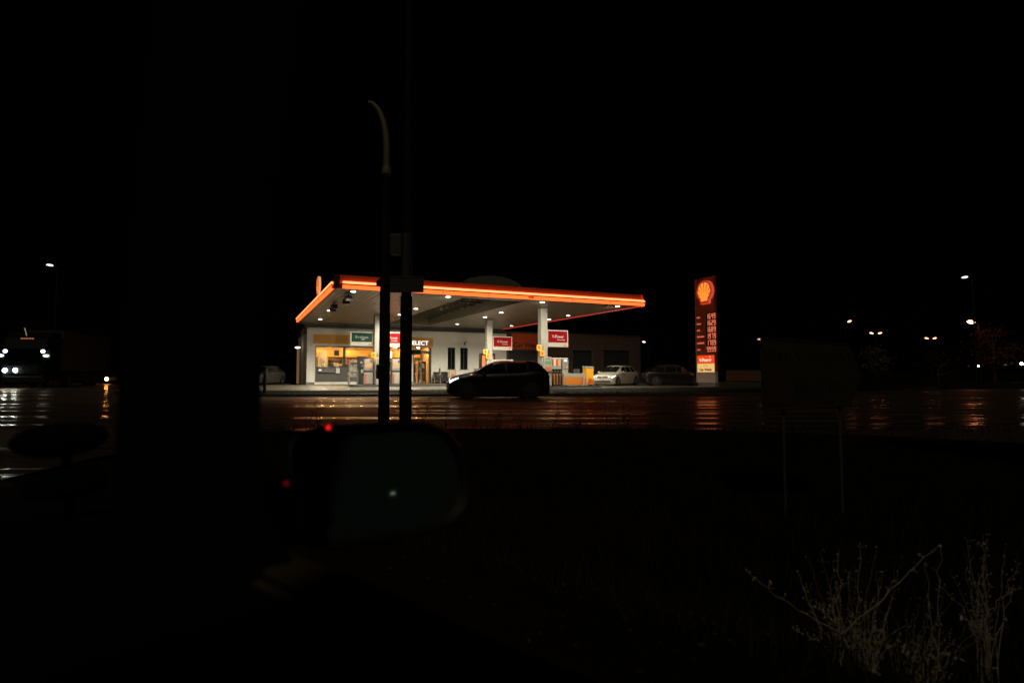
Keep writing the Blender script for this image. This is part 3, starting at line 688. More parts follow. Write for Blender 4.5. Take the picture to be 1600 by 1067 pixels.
b = MB(); b.tube([(.2, -.22, 1.2), (.33, -.26, .9), (.3, -.26, .4), (.15, -.24, .2)], .02, 6); b.build('hose', M['rubber'], t, smooth=True)
t = thing('bollard', 'slim white bollard in front of the pale goods rack', 'bollard', (7.05, 44.2, .09))
b = MB(); b.tube([(0, 0, 0), (0, 0, .92), (0, 0, .95)], [.06, .06, .03], 10); b.build('post', M['whitep'], t, smooth=True); b = MB(); b.tube([(0, 0, .7), (0, 0, .78)], .064, 10); b.build('band', M['red'], t)
# things along the shop front
def aboard(label, x, y, m_, frame, w_=.75, h=1.0, rz=0):
    t = thing('pavement_board', label, 'board', (x, y, .10), rz, 'boards along the shop front')
    for s in (-1, 1):
        b = MB(); p = lambda u, z: (u, s * (.26 - .24 * z / h), z)
        b.tube([p(-w_ / 2, 0), p(-w_ / 2, h)], .022, 6); b.tube([p(w_ / 2, 0), p(w_ / 2, h)], .022, 6); b.tube([p(-w_ / 2, h), p(w_ / 2, h)], .022, 6); b.tube([p(-w_ / 2, .2), p(w_ / 2, .2)], .022, 6)
        f = b.build('frame', frame, t)
        b = MB(); b.face([p(-w_ / 2, .2), p(w_ / 2, .2), p(w_ / 2, h), p(-w_ / 2, h)]); b.build('face', m_, f)
aboard('chalkboard with pale wooden frame right of the shop door', 15.25, 48.9, M['blackm'], mat('frame_wood', (.4, .26, .12), .6), .62, 1.0, .15)
aboard('all black pavement board right of the wooden framed chalkboard', 16.0, 49.0, M['blackm'], M['black'], .55, 1.0)
t = thing('poster_stand', 'small framed poster on legs below the slit windows', 'poster stand', (16.62, 48.6, .10))
b = MB()
for x in (-.3, .3): b.tube([(x, 0, 0), (x, 0, 1.2)], .022, 6)
b.tube([(-.3, 0, 1.2), (.3, 0, 1.2)], .022, 6); b.tube([(-.3, 0, .42), (.3, 0, .42)], .022, 6); fr = b.build('frame', goods[1], t)
bx('poster', mat('poster_pale', (.5, .42, .3), .6), fr, -.28, .28, -.012, .012, .44, 1.18); b = MB(); b.ball((.02, -.013, .68), (.2, .004, .14), 12, 8); b.build('picture', mat('poster_orange', (.55, .16, .05), .6), fr)
t = thing('poster_stand', 'low greenish board behind the bonnet of the black car', 'poster stand', (18.6, 47.5, .10)); bx('board', mat('board_green', (.16, .19, .12), .6), t, -.4, .4, -.03, .03, .3, 1.3, .01); bx('foot', M['dark'], t, -.35, .35, -.15, .15, 0, .3)
t = thing('bollard', 'dark post with a small box in front of the shop wall', 'bollard', (13.0, 40.9, .09)); b = MB(); b.tube([(0, 0, 0), (0, 0, 1.28)], .055, 10); b.build('post', M['black'], t, smooth=True); bx('box', M['black'], t, -.22, .20, -.12, .12, .62, .82, .02)
t = thing('vacuum_totem', 'glowing orange totem in a dark frame behind the middle column', 'totem', (17.3, 42.3, .09))
bx('casing', M['blackm'], t, -.62, .62, -.2, .2, 0, 2.45, .03); bx('lit_panel', M['totem'], t, -.50, -.12, -.21, -.201, .9, 2.3); bx('lit_panel', em('totem_red', (1, .08, .02), .5), t, .30, .50, -.21, -.201, .9, 2.3)

# ------------------------------------------------------------------ price pylon
t = thing('price_pylon', 'tall lit price pylon with shell emblem and red price figures', 'price sign', W(13.92, 41.6, 0), R_(-95.2))
PW = 2.05; KX = PW / 2.03
bx('plinth', M['grey'], t, -PW / 2 + .22, PW / 2 + .04, -.16, .2, 0, .30, .01)
pan = bx('lower_panel', mat('pylon_lower', (.50, .43, .33), .5, var=.08), t, -PW / 2, PW / 2, -.12, .12, .32, 1.10, .015)
body = bx('body', mat('pylon_body', (.34, .06, .03), .6, var=.12), t, -PW / 2, PW / 2, -.12, .12, 1.10, 7.85, .02)
bx('edge_trim', mat('edge_trim', (.3, .23, .15), .5), body, -PW / 2 - .03, -PW / 2 + .03, -.145, -.11, .35, 7.84)
emblem('shell_emblem', t, 1.66, (.24, -.335, 5.93), (0, 0, 0), M['e_red'], M['e_yel'], M['e_rim'], .21)
SEG = {'0': 'abcdef', '1': 'bc', '2': 'abged', '3': 'abgcd', '4': 'fgbc', '5': 'afgcd', '6': 'afgedc', '7': 'abc', '8': 'abcdefg', '9': 'abcdfg'}
def digits(s, x, z, h, y):
    b = MB(); w_ = h * .50; th = h * .105
    for k, ch in enumerate(s):
        hh, z0, x0 = (h, z, x + k * h * .74) if k < 4 else (h * .62, z + h * .38, x + k * h * .74)
        ww = w_ * hh / h; q = th * (hh / h)
        S = {'a': (0, ww, hh - q, hh), 'd': (0, ww, 0, q), 'g': (0, ww, hh / 2 - q / 2, hh / 2 + q / 2), 'f': (0, q, hh / 2, hh), 'e': (0, q, 0, hh / 2), 'b': (ww - q, ww, hh / 2, hh), 'c': (ww - q, ww, 0, hh / 2)}
        for c in SEG[ch]:
            u = S[c]; b.box(x0 + u[0], x0 + u[1], y - .008, y, z0 + u[2], z0 + u[3])
    return b
rows = ['1649', '1629', '1689', '1979', '1789', '9999']; lens = [.30, .42, .28, .72, .72, .34]
for k, r in enumerate(rows):
    z = 5.02 - k * .466
    fd = bx('price_field', M['blackm'], body, .10 * KX, .96 * KX, -.132, -.1205, z - .20, z + .20)
    digits(r, .20 * KX, z - .175, .35, -.134).build('figure', M['digit'], fd)
    b = MB(); x = -.88 * KX
    while x < (-.88 + lens[k]) * KX: l = random.uniform(.05, .085); b.box(x, x + l, -.132, -.1205, z - .045, z + .05 + (.03 if random.random() < .3 else 0)); x += l + .018
    b.build('fuel_word', M['word'], body)
    bx('divider_line', mat('divider_line', (.06, .06, .05), .6), body, -.92 * KX, .96 * KX, -.126, -.1205, z + .222, z + .238)
vp = bx('fuel_panel', M['p_red'], body, -.90 * KX, .95 * KX, -.145, -.1205, 1.70, 2.27)
text('lettering', 'V-Power', .32, M['p_whitetext'], vp, (.0, -.15, 1.93), bold=.012, width=1.35)
b = MB(); b.disc((.52, -.149, 2.15), .05, 10, 'y'); b.build('small_mark', M['p_whitetext'], vp)
cw = bx('car_wash_panel', M['p_cream'], body, -.90 * KX, .95 * KX, -.145, -.1205, 1.08, 1.685)
text('lettering', 'Car Wash', .24, mat('dark_lettering', (.02, .015, .01), .6), cw, (0, -.15, 1.25), bold=.008, width=1.35)
b = MB(); b.tube([(-.2, -.149, 1.50), (.0, -.149, 1.56), (.25, -.149, 1.50)], .014, 6); b.build('car_outline', mat('pale_lettering', (.1, .06, .02), .6, em=(1, .4, .1), es=.3), cw)

# ------------------------------------------------------------------ vehicles
def car(label, loc, ang, paint, kind='hatch', lamp=None, lamps=(1, -1), plate=True):
    t = thing('parked_car' if kind != 'moving' else 'car', label, 'car', loc, ang)
    est = kind == 'estate'
    L = 4.6 if est else 4.1; H = 1.48; k = L / 4.1
    K = [(0, .52, .46, .52, .4), (.05, .66, .66, .66, .5), (.28, .77, .82, .79, .6), (.75, .865, .87, .90, .62), (1.02, .92, .88, .96, .62), (1.40, .94, .89, 1.20, .62), (1.80, .955, .89, 1.40, .61), (2.2, .965, .89, 1.475, .60)]
    if est: K += [(3.1, .98, .89, 1.47, .59), (3.75, 1.0, .88, 1.43, .57), (4.05, 1.0, .86, 1.32, .55), (4.33, 1.0, .83, 1.06, .54), (4.52, .94, .79, .97, .6), (4.6, .62, .68, .62, .5)]
    else: K += [(2.9, .99, .89, 1.465, .59), (3.4, 1.05, .88, 1.47, .58), (3.66, 1.07, .86, 1.41, .56), (3.88, 1.06, .84, 1.20, .56), (4.03, .98, .80, 1.02, .6), (4.1, .62, .68, .62, .5)]
    if not est:
        hi_ = {.05: .72, .28: .86, .75: .97, 1.02: 1.03}
        K = [(k_[0], hi_.get(k_[0], k_[1] + (.05 if k_[0] > 1.02 else 0)), k_[2], hi_.get(k_[0], k_[3] - .02) + (.03 if k_[0] in hi_ else .055), k_[4]) if k_[0] > 0 else k_ for k_ in K[:-1]] + [K[-1]]
    def at(s):
        for i in range(len(K) - 1):
            if K[i][0] <= s <= K[i + 1][0]:
                p0, p1, p2, p3 = K[max(i - 1, 0)], K[i], K[i + 1], K[min(i + 2, len(K) - 1)]
                u = (s - p1[0]) / (p2[0] - p1[0]); out = []
                for j in range(1, 5):
                    m1 = (p2[j] - p0[j]) / max(1e-6, p2[0] - p0[0]) * (p2[0] - p1[0]); m2 = (p3[j] - p1[j]) / max(1e-6, p3[0] - p1[0]) * (p2[0] - p1[0])
                    lo, hi = min(p1[j], p2[j]) - .015, max(p1[j], p2[j]) + .015
                    v = (2 * u ** 3 - 3 * u ** 2 + 1) * p1[j] + (u ** 3 - 2 * u ** 2 + u) * m1 + (-2 * u ** 3 + 3 * u ** 2) * p2[j] + (u ** 3 - u ** 2) * m2
                    out.append(min(hi, max(lo, v)))
                return out
        return list(K[-1][1:])
    def ringpts(s):
        zb_, w_, zr, wr = at(s); X = L / 2 - s
        e = min(1, min(s, L - s) / .25); lo = .24 - .15 * e
        wr = min(wr, w_ * .9)
        half = [(0, lo), (.8 * w_, lo), (.96 * w_, lo + .08), (1.0 * w_, .5), (1.0 * w_, (zb_ + .5) / 2 + .05), (.97 * w_, zb_ - .03), (.94 * w_, zb_), (wr + .55 * (.94 * w_ - wr) * .6, zb_ + (zr - zb_) * .55), (wr, zr - .045 * min(1, (zr - zb_) * 4)), (wr * .8, zr), (0, zr + .02)]
        return [(X, -y, z) for y, z in half] + [(X, y, z) for y, z in reversed(half[1:-1])]
    ss = [0, .02, .05, .1, .18, .28] + [.28 + .11 * i for i in range(1, int((L - .6) / .11))] + [L - .28, L - .18, L - .1, L - .06, L - .02, L]
    rows = [ringpts(s) for s in sorted(set(ss))]
    b = MB(); b.grid(rows, True); b.face(rows[0]); b.face(list(reversed(rows[-1]))); body_ = b.build('body', paint, t, smooth=True)
    def side(s, u, sg, off=.012):
        zb_, w_, zr, wr = at(s); wr = min(wr, w_ * .9)
        A = Vector((.94 * w_, zb_)); Bm = Vector((wr + .33 * (.94 * w_ - wr), zb_ + (zr - zb_) * .55)); C_ = Vector((wr, zr - .045))
        p = A.lerp(Bm, u / .55) if u < .55 else Bm.lerp(C_, (u - .55) / .45)
        return Vector((L / 2 - s, sg * (p.x + off), p.y))
    def topp(s, v, off=.012):
        zb_, w_, zr, wr = at(s); wr = min(wr, w_ * .9); return Vector((L / 2 - s + (off if s < 2 else -off), v * wr * 1.02, zr - .03 * abs(v) ** 2 + .014))
    spans = [(1.45, 2.28), (2.36, 3.1), (3.2, 3.85)] if est else [(1.45, 2.28), (2.36, 3.15), (3.24, 3.5)]
    for sg in (1, -1):
        for q, (s0, s1) in enumerate(spans):
            b = MB(); g = []
            for i in range(7):
                r = []
                for j in range(5):
                    u = .06 + .80 * j / 4; s = s0 + (s1 - s0) * i / 6
                    if q == 0: s = s0 + (s1 - s0) * i / 6 + (.36 * u) * (1 - i / 6)
                    if q == 2: s = s - .22 * u * (i / 6)
                    r.append(side(s, u, sg))
                g.append(r)
            b.grid(g); b.build('side_window', M['carglass'], t, smooth=True)
    b = MB(); b.grid([[topp(1.06 + .74 * i / 6, -.95 + 1.9 * j / 8) for j in range(9)] for i in range(7)]); b.build('windscreen', M['carglass'], t, smooth=True)
    r0, r1 = (4.06, 4.30) if est else (3.68, 3.88)
    b = MB(); b.grid([[topp(r0 + (r1 - r0) * i / 4, -.9 + 1.8 * j / 8) for j in range(9)] for i in range(5)]); b.build('rear_window', M['carglass'], t, smooth=True)
    for s in (.78, L - .80):
        w_ = at(s)[1]
        for sg in (1, -1):
            X = L / 2 - s; y = sg * (w_ + .004)
            b = MB(); b.tube([(X, y - sg * .05, .33), (X, y, .33)], .375, 24); b.build('wheel_arch', M['blackm'], t)
            b = MB(); b.tube([(X, y - sg * .18, .315), (X, y + sg * .004, .315), (X, y + sg * .02, .315)], [.315, .315, .27], 24); wl = b.build('wheel', M['rubber'], t, smooth=True)
            b = MB(); b.tube([(X, y + sg * .021, .315), (X, y + sg * .026, .315)], .06, 12)
            for a in range(5):
                an = a * 2 * math.pi / 5; b.tube([(X, y + sg * .024, .315), (X + .2 * math.cos(an), y + sg * .024, .315 + .2 * math.sin(an))], .022, 5)
            for a in range(24): pass
            b.build('rim', M['dark'] if paint is blackpaint else M['rim'], wl)
    for sg in (1, -1):
        lm = lamp if (lamp and sg in lamps) else M['lampoff']
        b = MB(); g = []
        for i in range(6):
            r = []
            for j in range(4):
                s = .10 + .34 * i / 5; zb_, w_, zr, wr = at(s); z = zb_ - .03 - (.05 + .05 * (1 - i / 5)) * j / 3 - .01
                r.append(Vector((L / 2 - s + .012, sg * (w_ * (.995 if j else .97) + .008), z)))
            g.append(r)
        # wraps round the nose
        n_ = []
        for j in range(4):
            s = .05; zb_, w_, zr, wr = at(s); n_.append(Vector((L / 2 - s + .02, sg * w_ * .62, .70 - .035 * j)))
        b.grid([n_] + g); b.build('headlight', lm, t, smooth=True)
        b = MB(); b.ball((L / 2 - 1.42, sg * 1.0, 1.0), (.08, .10, .065), 12, 8); mi = b.build('door_mirror', paint, t, smooth=True)
        b = MB(); b.tube([(L / 2 - 1.42, sg * .86, .95), (L / 2 - 1.42, sg * .96, .98)], .03, 6); b.build('arm', M['black'], mi)
        b = MB(); b.box(-L / 2 - .002, -L / 2 + .14, sg * .60 - .12, sg * .60 + .12, .82, .95, .03); b.build('tail_light', mat('tail_lens', (.12, .005, .005), .2), t)
    b = MB(); b.box(L / 2 - .10, L / 2 + .016, -.44, .44, .56, .67, .012); gr = b.build('grille', M['black'], t)
    b = MB(); b.box(L / 2 + .016, L / 2 + .024, -.34, .34, .612, .628); b.ball((L / 2 + .02, 0, .63), (.012, .06, .05), 10, 8); b.build('chrome_bar', M['rim'], gr)
    b = MB(); b.box(L / 2 - .14, L / 2 + .010, -.60, .60, .25, .39, .012); b.build('lower_grille', M['black'], t)
    if plate:
        b = MB(); b.box(L / 2 - .02, L / 2 + .026, -.26, .26, .43, .53); b.build('number_plate', M['signwhite'], t)
    b = MB()
    for sg in (1, -1): b.tube([(L / 2 - 2.0, sg * .60, 1.45), (L / 2 - 2.2, sg * .60, 1.50), (L / 2 - (3.6 if est else 3.1), sg * .58, 1.49)], .014, 6)
    if est: b.build('roof_rail', M['rim'], t, smooth=True)
    return t
blackpaint = mat('black_car_paint', (.006, .006, .006), .28, coat=.6)
whitepaint = mat('white_car_paint', (.40, .38, .31), .28, coat=.7)
silverpaint = mat('silver_car_paint', (.13, .125, .11), .32, metal=.3, coat=.5)
car('black hatchback with bright white headlight driving along the wet road', W(-.60, 23.9, .0), R_(163.3), blackpaint, 'moving', M['headsoft'], (1,))
car('white estate car with lit headlights on the forecourt', (25.35, 36.4, .09), R_(-150.7), whitepaint, 'estate', M['headsoft'])
car('black estate car standing side-on behind the price pylon', W(12.1, 43.6, .09), R_(-24.7), blackpaint, 'estate')
car('silver car facing forward beside the left end of the shop', W(-20.1, 47.2, .09), R_(-118), silverpaint, 'estate')
tc_ = car('dark car with one amber lamp behind the big truck', W(-36.3, 54.5, 0), R_(-102), blackpaint, 'hatch')
b = MB(); b.ball((2.06, -.55, .47), (.06, .14, .13), 12, 8); b.build('amber_lamp', M['amber'], tc_)
def truck():
    t = thing('truck', 'dark box truck with white headlights coming down the wet road', 'truck', W(-33.3, 39.7, 0), R_(-100.7))
    cabp = mat('truck_cab_paint', (.006, .008, .009), .5, spec=.2)
    b = MB(); b.prism([(.0, .45), (.0, 1.6), (-.12, 2.7), (-.30, 3.35), (-1.0, 3.85), (-2.1, 3.9), (-2.1, .45)], -1.24, 1.24, 'y')
    b.build('cab', cabp, t)
    b = MB(); b.face([(-.005 + .02, -1.1, 1.75), (.015, 1.1, 1.75), (-.10, 1.08, 2.68), (-.10, -1.08, 2.68)]); b.build('windscreen', M['carglass'], t)
    b = MB(); b.box(-.02, .03, -.9, .9, .95, 1.55, .02); b.build('grille', M['blackm'], t); b = MB(); b.box(-.05, .06, -1.22, 1.22, .38, .80, .04); b.build('bumper', M['black'], t)
    for y in (-1.02, -.42): b = MB(); b.ball((.05, y, 1.20), (.05, .13, .13), 12, 8); b.build('headlight', M['truckhead'], t, smooth=True)
    for s in (-1, 1):
        b = MB(); b.ball((-.05, s * 1.10, 2.50), (.05, .14, .13), 10, 8); b.ball((.0, s * 1.32, 2.20), (.05, .19, .09), 10, 8); b.build('marker_lamp', M['truckmark'], t, smooth=True)
        b = MB(); b.box(-.2, -.1, s * 1.3, s * 1.52, 1.9, 2.6, .03); b.tube([(-.3, s * 1.2, 2.5), (-.15, s * 1.4, 2.55)], .03, 6); b.build('mirror', M['black'], t)
    b = MB()
    for k in range(5): b.box(-.36, -.30, -.36 + k * .16, -.24 + k * .16, 3.30, 3.42, .01)
    b.build('roof_lamp_bar', M['ambersoft'], t)
    b = MB(); b.tube([(-.25, .02, 3.55), (-.42, -.20, 4.1)], .05, 6); b.build('horn', M['rim'], t)
    b = MB(); b.box(-10.3, -2.4, -1.26, 1.26, 1.15, 4.05, .03); tr = b.build('cargo_box', mat('cargo_box', (.06, .034, .02), .55, var=.1, scale=.7), t)
    b = MB(); b.box(-10.32, -2.38, -1.275, 1.275, 1.9, 1.96); b.box(-10.32, -2.38, -1.28, 1.28, 1.10, 1.2); b.box(-10.32, -2.38, -1.275, 1.275, 4.0, 4.09); b.build('rail', M['dark'], tr)
    b = MB(); b.box(-10.0, -2.2, -.45, .45, .75, 1.10); b.build('chassis', M['blackm'], t)
    b = MB()
    for s in (-1, 1): b.box(-7.0, -4.2, s * 1.2 - .02, s * 1.2 + .02, .5, .6); b.box(-7.0, -4.2, s * 1.2 - .02, s * 1.2 + .02, .8, .9)
    b.build('side_guard', M['steel'], t)
    for x in (-.9, -3.6, -6.6, -7.8):
        for s in (-1, 1):
            b = MB(); b.tube([(x, s * .92, .5), (x, s * 1.2, .5)], .5, 20); w_ = b.build('wheel', M['rubber'], t); b = MB(); b.tube([(x, s * 1.2, .5), (x, s * 1.215, .5)], .27, 14); b.build('rim', M['steel'], w_)
truck()
for lb, a, d, z, r, m_ in (('bright pair of car headlights far off at the right edge', 60.6, 70, 2.15, .20, M['head']), ('small distant headlight left of the bright pair at the right', 57.0, 72, 1.9, .12, em('far_head', (1, .9, .8), 18))):
    t = thing('distant_car', lb, 'car', W(a, d, z - .75), R_(-115))
    b = MB(); b.box(-4.1, 0, -.88, .88, .3, .95, .12); c = b.build('body', blackpaint, t, smooth=True); b = MB(); b.prism([(-3.9, .95), (-3.4, 1.45), (-1.9, 1.45), (-1.1, .95)], -.75, .75); b.build('cabin', M['carglass'], t)
    for s in (-.6, .6):
        b = MB(); b.ball((.01, s, .70), (.04, r, r * .8), 10, 8); b.build('headlight', m_ if s > 0 else M['lampoff'], t, smooth=True)
        b = MB(); b.tube([(-.8, s * 1.2, .32), (-.8, s * 1.46, .32)], .32, 14); b.tube([(-3.3, s * 1.2, .32), (-3.3, s * 1.46, .32)], .32, 14); b.build('wheel', M['rubber'], t)

# ------------------------------------------------------------------ poles in the foreground
t = thing('street_lamp', 'tall dark lamp pole with curved top coloured as if lit, left of the other pole', 'street lamp', W(-2.63, 12.0, 0))
b = MB(); b.tube([(0, 0, -.1), (0, 0, 3.05), (0, 0, 3.1), (0, 0, 5.1)], [.118, .105, .085, .08], 16); b.build('pole', M['pole'], t, smooth=True)
b = MB(); b.tube([(0, 0, 5.20), (0, 0, 5.28), (0, 0, 5.36)], [.10, .105, .08], 16); b.build('collar', M['polelight'], t, smooth=True)
dv = VR * -1; pts = []
for k in range(15):
    a = math.pi / 2 * k / 14
    pts.append(Vector((0, 0, 5.7)) + dv * (.40 * (1 - math.cos(a))) + Vector((0, 0, 1.03 * math.sin(a))))
b = MB(); b.tube([(0, 0, 5.2), (0, 0, 5.5)] + pts, [.075, .075] + [.075 - .03 * k / 14 for k in range(15)], 14); b.build('curved_arm', M['polelight'], t, smooth=True)  # paler colour stands in for lamplight on the upper pole
b = MB(); b.box(-.05, .10, -.18, .02, 0.92, 1.22, .03); b.build('push_button_box', M['black'], t, loc=tuple(dv * .12))
b = MB(); b.tube([(0, 0, 2.86), (0, 0, 2.98)], .14, 14); b.box(-.18, -.10, -.06, .04, 2.84, 2.94, .01); b.build('clamp', M['black'], t)
t = thing('mast', 'plain tall dark mast right of the curved lamp pole', 'mast', W(-2.16, 11.85, 0))
b = MB(); b.tube([(0, 0, -.1), (0, 0, 2.6), (0, 0, 2.62), (0, 0, 9.6)], [.125, .12, .10, .075], 16); b.build('pole', M['pole'], t, smooth=True)
b = MB(); b.box(-.32, -.08, -.18, .05, 3.45, 3.86, .015); b.build('junction_box', M['dark'], t, rot=(0, 0, -YAW)); b = MB(); b.tube([(0, 0, 2.9), (0, 0, 3.9)], .115, 12); b.build('sleeve', M['dark'], t)
t = thing('sign_plate', 'small dark sign plate fixed across the plain mast', 'sign', W(-2.12, 11.68, 2.66), -YAW)
b = MB(); b.box(-.34, .34, -.02, .0, 0, .33, .008); p = b.build('plate', mat('sign_back', (.04, .038, .032), .5), t)
b = MB(); b.box(-.34, .34, -.032, -.021, .30, .325); b.box(-.34, .34, -.032, -.021, .005, .03); b.box(-.34, -.32, -.032, -.021, .03, .30); b.box(.32, .34, -.032, -.021, .03, .30); b.build('rim', M['dark'], p)
b = MB()
for x in (-.2, .22): b.tube([(x, -.035, .16), (x, -.02, .16)], .025, 8)
b.build('bolt', M['steel'], p)
# direction sign
t = thing('direction_sign', 'large unlit yellow direction sign on two thin posts', 'sign', W(3.60, 7.1, -.66), R_(-24.7))
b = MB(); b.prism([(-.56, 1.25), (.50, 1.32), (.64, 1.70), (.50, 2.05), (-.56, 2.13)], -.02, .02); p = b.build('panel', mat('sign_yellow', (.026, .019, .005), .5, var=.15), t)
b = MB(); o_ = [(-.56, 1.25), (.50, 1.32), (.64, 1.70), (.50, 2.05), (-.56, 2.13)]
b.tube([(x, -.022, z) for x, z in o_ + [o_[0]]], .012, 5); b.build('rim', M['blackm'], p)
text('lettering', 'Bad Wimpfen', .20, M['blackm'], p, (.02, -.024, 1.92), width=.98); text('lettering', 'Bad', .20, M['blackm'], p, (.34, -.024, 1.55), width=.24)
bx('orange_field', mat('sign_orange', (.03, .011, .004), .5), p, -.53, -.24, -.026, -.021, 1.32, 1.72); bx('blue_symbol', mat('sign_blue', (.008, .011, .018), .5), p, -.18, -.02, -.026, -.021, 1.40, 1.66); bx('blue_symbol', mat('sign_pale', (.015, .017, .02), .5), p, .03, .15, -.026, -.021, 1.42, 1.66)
for x in (-.29, .40):
    b = MB(); b.tube([(x, .05, -.05), (x, .05, 2.05)], .021, 10); b.build('post', M['steel'], t, smooth=True)

# ------------------------------------------------------------------ far lamps, trees, fence
def lamp(label, px, d, zt, heads, m_, pole=True, cat='street lamp', hl=.55, hz=.10):
    a = px
    t = thing('street_lamp', label, cat, W(a, d, 0), -YAW, 'far street lamps')
    if pole:
        b = MB(); b.tube([(0, 0, 0), (0, 0, zt - .1)], [.09, .055], 8); b.build('pole', M['farpole'], t, smooth=True)
    for s, tilt in heads:
        b = MB(); b.tube([(0, 0, zt - .15), (s * .35, 0, zt + .05)], .035, 6); b.build('arm', M['farpole'], t)
        b = MB(); b.ball((0, 0, 0), (hl / 2, .2, hz), 12, 8); b.build('lamp_head', m_, t, smooth=True, loc=(s * (.35 + hl / 2), 0, zt + .05), rot=(0, tilt, 0))
    return t
lamp('orange street lamp on a single arm beside the reddish tree', 48.2, 60, 6.2, [(-1, .2)], M['sodium2'], hl=.8, hz=.16)
lamp('double armed orange street lamp left of the other double lamp', 53.2, 85, 6.75, [(-1, .25), (1, -.25)], M['sodium'])
lamp('double armed orange street lamp between the other double lamp and tree', 64.8, 90, 6.3, [(-1, .25), (1, -.25)], M['sodium'])
lamp('small single orange street lamp above the right end of the direction sign', 43.0, 75, 7.6, [(1, -.4)], M['sodium'], hl=.5)
lamp('cold white street lamp high at the far right', 35.8, 45, 8.4, [(-1, -.15)], M['whitelamp'], hl=.42, hz=.07)
lamp('cold white street lamp high at the far left above the truck', -35.4, 45, 9.35, [(-1, .1)], M['whitelamp'], hl=.5, hz=.07)
lamp('small dim street lamp between the brick hall and the price pylon', 18.7, 80, 5.2, [(-1, .2)], em('dim_rose_lamp', (1, .6, .5), 4), hl=.42)
lamp('small dim lamp at the top left corner of the direction sign', 30.4, 70, 5.0, [(-1, 0)], M['dimlamp'], hl=.5)
t = thing('lit_post', 'slim lamp post, lamplight put in as glow, left of the white shop wall', 'lamp post', W(-18.55, 50.5, .09), -YAW)
b = MB(); b.tube([(0, 0, 0), (0, 0, 3.0)], .10, 10); b.build('post', M['post'], t, smooth=True); b = MB(); b.ball((-.05, 0, 3.12), (.24, .12, .08), 12, 8); b.ball((.55, 0, 3.10), (.16, .1, .06), 12, 8); b.build('lamp_head', em('post_lamp', (1, .85, .65), 4.0), t, smooth=True)  # post glows faintly in place of lamplight falling on it
b = MB(); b.tube([(0, 0, 3.04), (.6, 0, 3.04)], .03, 6); b.build('arm', M['dark'], t)
t = thing('bollard', 'thin dark post at the kerb left of the forecourt', 'bollard', W(-11.1, 26.2, 0)); b = MB(); b.tube([(0, 0, 0), (0, 0, 1.25)], [.07, .06], 10); b.build('post', M['pole'], t, smooth=True); b = MB(); b.tube([(0, 0, 1.0), (0, 0, 1.12)], .068, 10); b.build('band', M['dark'], t)
def tree(name, label, loc, h, rad, n, m_):
    t = thing(name, label, 'tree', loc, random.random() * 6)
    b = MB(); b.tube([(0, 0, -.1), (.05, 0, h * .3), (0, .05, h * .6), (0, 0, h * .9)], [.16, .12, .08, .03], 8)
    cl = []
    for k in range(16):
        a = random.random() * 6.28; z = h * random.uniform(.35, .95); rr = rad * random.uniform(.35, 1) * math.sin(min(1, (z / h)) * 2.6 + .25)
        p = Vector((math.cos(a) * rr, math.sin(a) * rr, z)); cl.append((p, random.uniform(.28, .55) * rad * .8)); b.tube([(0, 0, z * .65), p * .6 + Vector((0, 0, z * .30)), p], [.05, .035, .015], 5)
    b.build('trunk', M['bark'], t, smooth=True)
    b = MB()
    for k in range(n):
        p, r = random.choice(cl); v = Vector((random.gauss(0, 1), random.gauss(0, 1), random.gauss(0, .8))) * r * .55
        c = p + v; a = Vector((random.gauss(0, 1), random.gauss(0, 1), random.gauss(0, 1))).normalized(); u = a.orthogonal().normalized(); s = random.uniform(.06, .13)
        b.face([c + a * s, c + u * s * .55, c - a * s, c - u * s * .55])
    b.build('crown', m_, t, recalc=False)
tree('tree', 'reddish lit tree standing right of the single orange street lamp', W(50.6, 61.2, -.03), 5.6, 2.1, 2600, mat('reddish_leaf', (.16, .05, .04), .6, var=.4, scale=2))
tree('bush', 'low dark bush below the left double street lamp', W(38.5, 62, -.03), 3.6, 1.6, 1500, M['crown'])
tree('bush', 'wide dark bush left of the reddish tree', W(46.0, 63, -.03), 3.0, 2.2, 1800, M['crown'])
b = MB(); fx = W(22.4, 61, 0)
t = thing('board_fence', 'low brown board fence between the pylon and the direction sign', 'fence', fx, -YAW - .1)
for k in range(26): b.box(k * .16, k * .16 + .145, 0, .03, .15, 1.28 + random.uniform(-.015, .015), .004)
b.build('board', mat('fence_wood', (.14, .07, .04), .7, var=.3), t); b = MB()
for k in (0, 13, 25): b.box(k * .16, k * .16 + .1, .03, .13, 0, 1.35)
b.build('post', M['bark'], t)

